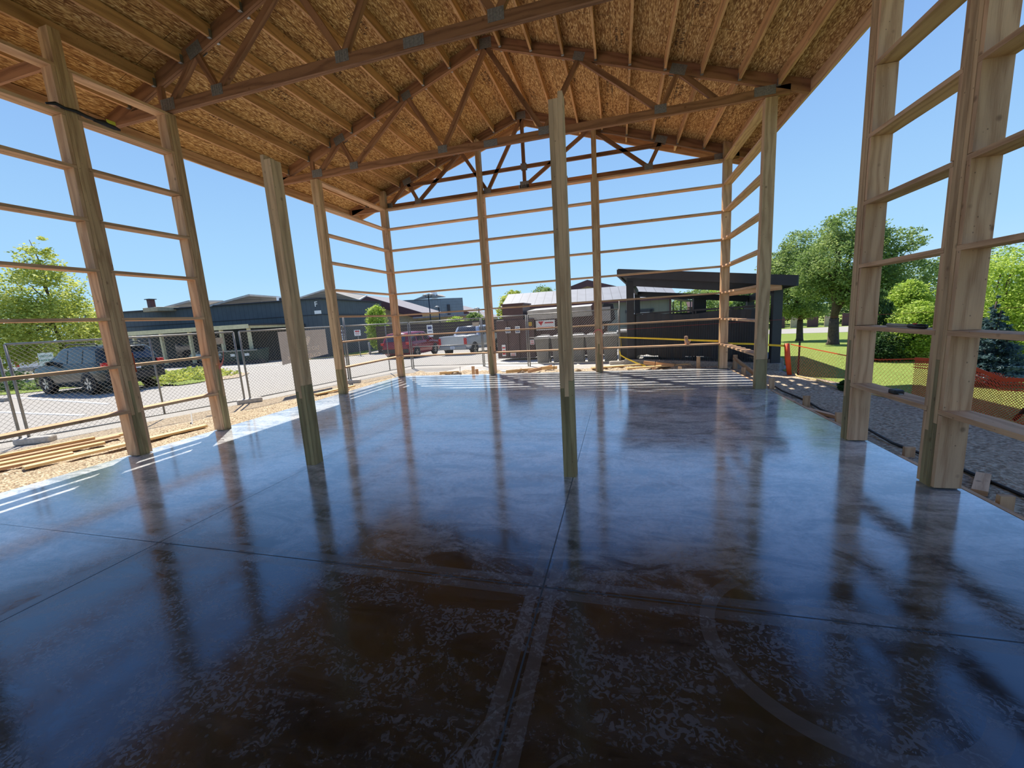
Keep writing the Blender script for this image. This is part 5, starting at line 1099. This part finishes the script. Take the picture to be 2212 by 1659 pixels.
tree('maple_tree', 'tallest spreading maple on the lawn behind the second right wall post', 'tree', 8.7, 19.8,
     [(9.0, 19.8, 3.0, 1.5, 1.5, 1.2), (9.1, 19.8, 4.2, 1.0, 1.0, .8), (10.3, 19.3, 3.6, .9, .8, .5), (10.6, 19.2, 2.3, 1.1, 1.0, .7), (8.0, 20.1, 2.4, .9, .9, .9), (9.6, 19.6, 1.9, 1.2, 1.2, .8)], 42000, .048, 'leaf_m', .19, 1.1, 6, nb=14)
tree('weeping_conifer', 'narrow dark weeping conifer behind the orange netting', 'tree', 6.85, 13.2, [(6.85, 13.2, .8, .22, .22, .95), (6.87, 13.2, .2, .34, .34, .35)], 6000, .045, 'leaf_d', .05, .2, 7, nb=4, droop=1)
def spruce(x, y, h_, r, lab, seed, n=7000):
    zb = zg(y); bl = []
    for k in range(9): u = k/8; bl.append((x, y, zb+.12*h_+u*.82*h_, r*(1-u)*.95+.03, r*(1-u)*.95+.03, h_*.07))
    tree('blue_spruce', lab, 'tree', x, y, bl, int(n*2.2), .026, 'leaf_b', .04, .1, seed, nb=6)
spruce(6.35, 9.0, 1.55, .5, 'blue green spruce right of the broad right wall post', 11, 9000)
spruce(7.35, 13.2, 1.15, .34, 'small blue spruce behind the netting, beside the weeping conifer', 12)
for i, (x, y, z, rx, rz, mt, lab) in enumerate(((7.3, 12.6, .55, .55, .75, 'leaf_l', 'lime green shrub between the two broad right wall posts'), (8.35, 14.75, 1.15, .5, .75, 'leaf_l', 'taller lime green shrub behind the tool on the girt'), (6.75, 12.6, .25, .45, .4, 'leaf_d', 'low dark shrub at the foot of the weeping conifer'),
                                                (8.4, 11.9, 1.0, .75, 1.35, 'leaf_l', 'tall yellow green tree at the right edge, left half'), (9.1, 11.3, 1.1, .9, 1.3, 'leaf_l', 'tall yellow green tree cut by the right edge'))):
    tree('leafy_shrub', lab, 'shrub', x, y, [(x, y, z, rx, rx, rz), (x+.2*rx, y, z+rz*.6, rx*.6, rx*.6, rz*.5), (x-.3*rx, y, z-rz*.3, rx*.9, rx*.9, rz*.6)], (20000 if i in (0, 3, 4) else 14000), .028 if i != 1 else .036, mt, .04, .2, 20+i, nb=8)
for i, (x, y, zc, rx, rz, mt, lab) in enumerate((
        (9.0, 54, 1.6, 3.0, 2.0, 'leaf_m', 'under the enclosure roof, left'), (13.5, 58, 2.0, 3.6, 2.6, 'leaf_l', 'under the enclosure roof, right'), (12.2, 43.1, 1.2, 1.6, 1.8, 'leaf_d', 'dark and round beneath the enclosure roof'), (15.5, 46, 2.4, 2.8, 2.8, 'leaf_m', 'above the low end of the enclosure roof'),
        (-11.2, 43.6, 2.8, 1.5, 1.7, 'leaf_y', 'left of the two over the shed'), (-6.9, 38.2, 2.95, 1.2, 1.45, 'leaf_m', 'right of the two over the shed'),
        (22, 44, 1.5, 3.4, 3.4, 'leaf_d', 'beyond the lawn, left'), (27, 41, 1.5, 3.8, 3.4, 'leaf_m', 'beyond the lawn, middle'), (31, 37, 1.6, 3.6, 3.4, 'leaf_d', 'beyond the lawn, right'), (36, 32, 1.6, 4.2, 3.4, 'leaf_m', 'behind the spruce'), (38, 25, 1.6, 4.4, 3.8, 'leaf_l', 'at the right edge'),
        (-14.2, 34, 1.0, .9, 1.0, 'leaf_l', 'lime, before the small gabled building'), (-12.8, 35, 1.2, .9, 1.1, 'leaf_m', 'darker, before the small gabled building'), (-20.8, 31.8, 1.6, .8, 2.0, 'leaf_l', 'slender, above the maroon car'),
        (-52, 22, .6, 4.5, 2.8, 'leaf_m', 'behind the white pickup'), (-50, 12, .6, 4.5, 2.6, 'leaf_y', 'far left'), (-62, 32, 1.0, 5, 3.0, 'leaf_d', 'behind the conical tree'))):
    tree('distant_tree', 'distant tree crown, '+lab, 'tree', x, y, [(x, y, zc, rx, rx, rz), (x+rx*.5, y, zc-rz*.3, rx*.7, rx*.7, rz*.7), (x-rx*.5, y, zc-rz*.2, rx*.7, rx*.7, rz*.7), (x+rx*.1, y, zc+rz*.5, rx*.6, rx*.6, rz*.6)], 9000, .11 if rx > 1.2 else .07, mt, .12, 1.0, 40+i, 'distant trees', nb=7)
# low planting
def plants(name, label, cat, blobs, n, size, mat, seed):
    o = leaves(name, blobs, n, size, mat, None, seed); tag(o, label, cat); return o
plants('dark_bush', 'dark clipped bush behind the fence at the left edge', 'bush', [(-25.5, 10.4, .25, 1.6, 1.0, .45), (-26.6, 9.6, .3, 1.4, 1.2, .5)], 6000, .06, 'leaf_d', 61)
plants('low_bush', 'low green planting beside the dark bush', 'bush', [(-23.6, 11.2, .0, 1.2, .6, .22)], 3000, .06, 'leaf_m', 62)
o = leaves('ground_cover', [(-17.0+k*-.9, 12.0+k*.45+j*.8, -.08, .9, .7, .16) for k in range(6) for j in range(3)], 11000, .06, 'leaf_y', None, 63); tag(o, 'bright green ground cover bed behind the dark green car', 'ground cover'); o['kind'] = 'stuff'
o = leaves('grass_tuft', [(4.05, 8.5, -.03, .16, .16, .07)], 900, .06, 'leaf_d', None, 64, 30); tag(o, 'rough grass tuft at the dirt edge right of the slab', 'grass'); o['kind'] = 'stuff'
t = thing('distant_house', (7.7, 46.3, -.68), 'small distant brown house under the enclosure roof', 'building')
MB().box(7.2, 8.5, 46, 47.5, -.7, 1.6).build('walls', 'maroon', t); slab4([(7.0, 45.8, 1.55), (8.7, 45.8, 1.55), (8.7, 46.8, 2.1), (7.0, 46.8, 2.1)], .1, 'house_roof', 'maroon', t)
t = thing('board_fence', (16, 40, -.68), 'low tan board fence across the far lawn', 'fence')
for k in range(8): MB().box(9.6+k*1.15, 10.4+k*1.15, 40.4-k*.22, 40.46-k*.22, -.7, .35).build('fence_board', 'maroon' if k % 2 else 'tan', t)
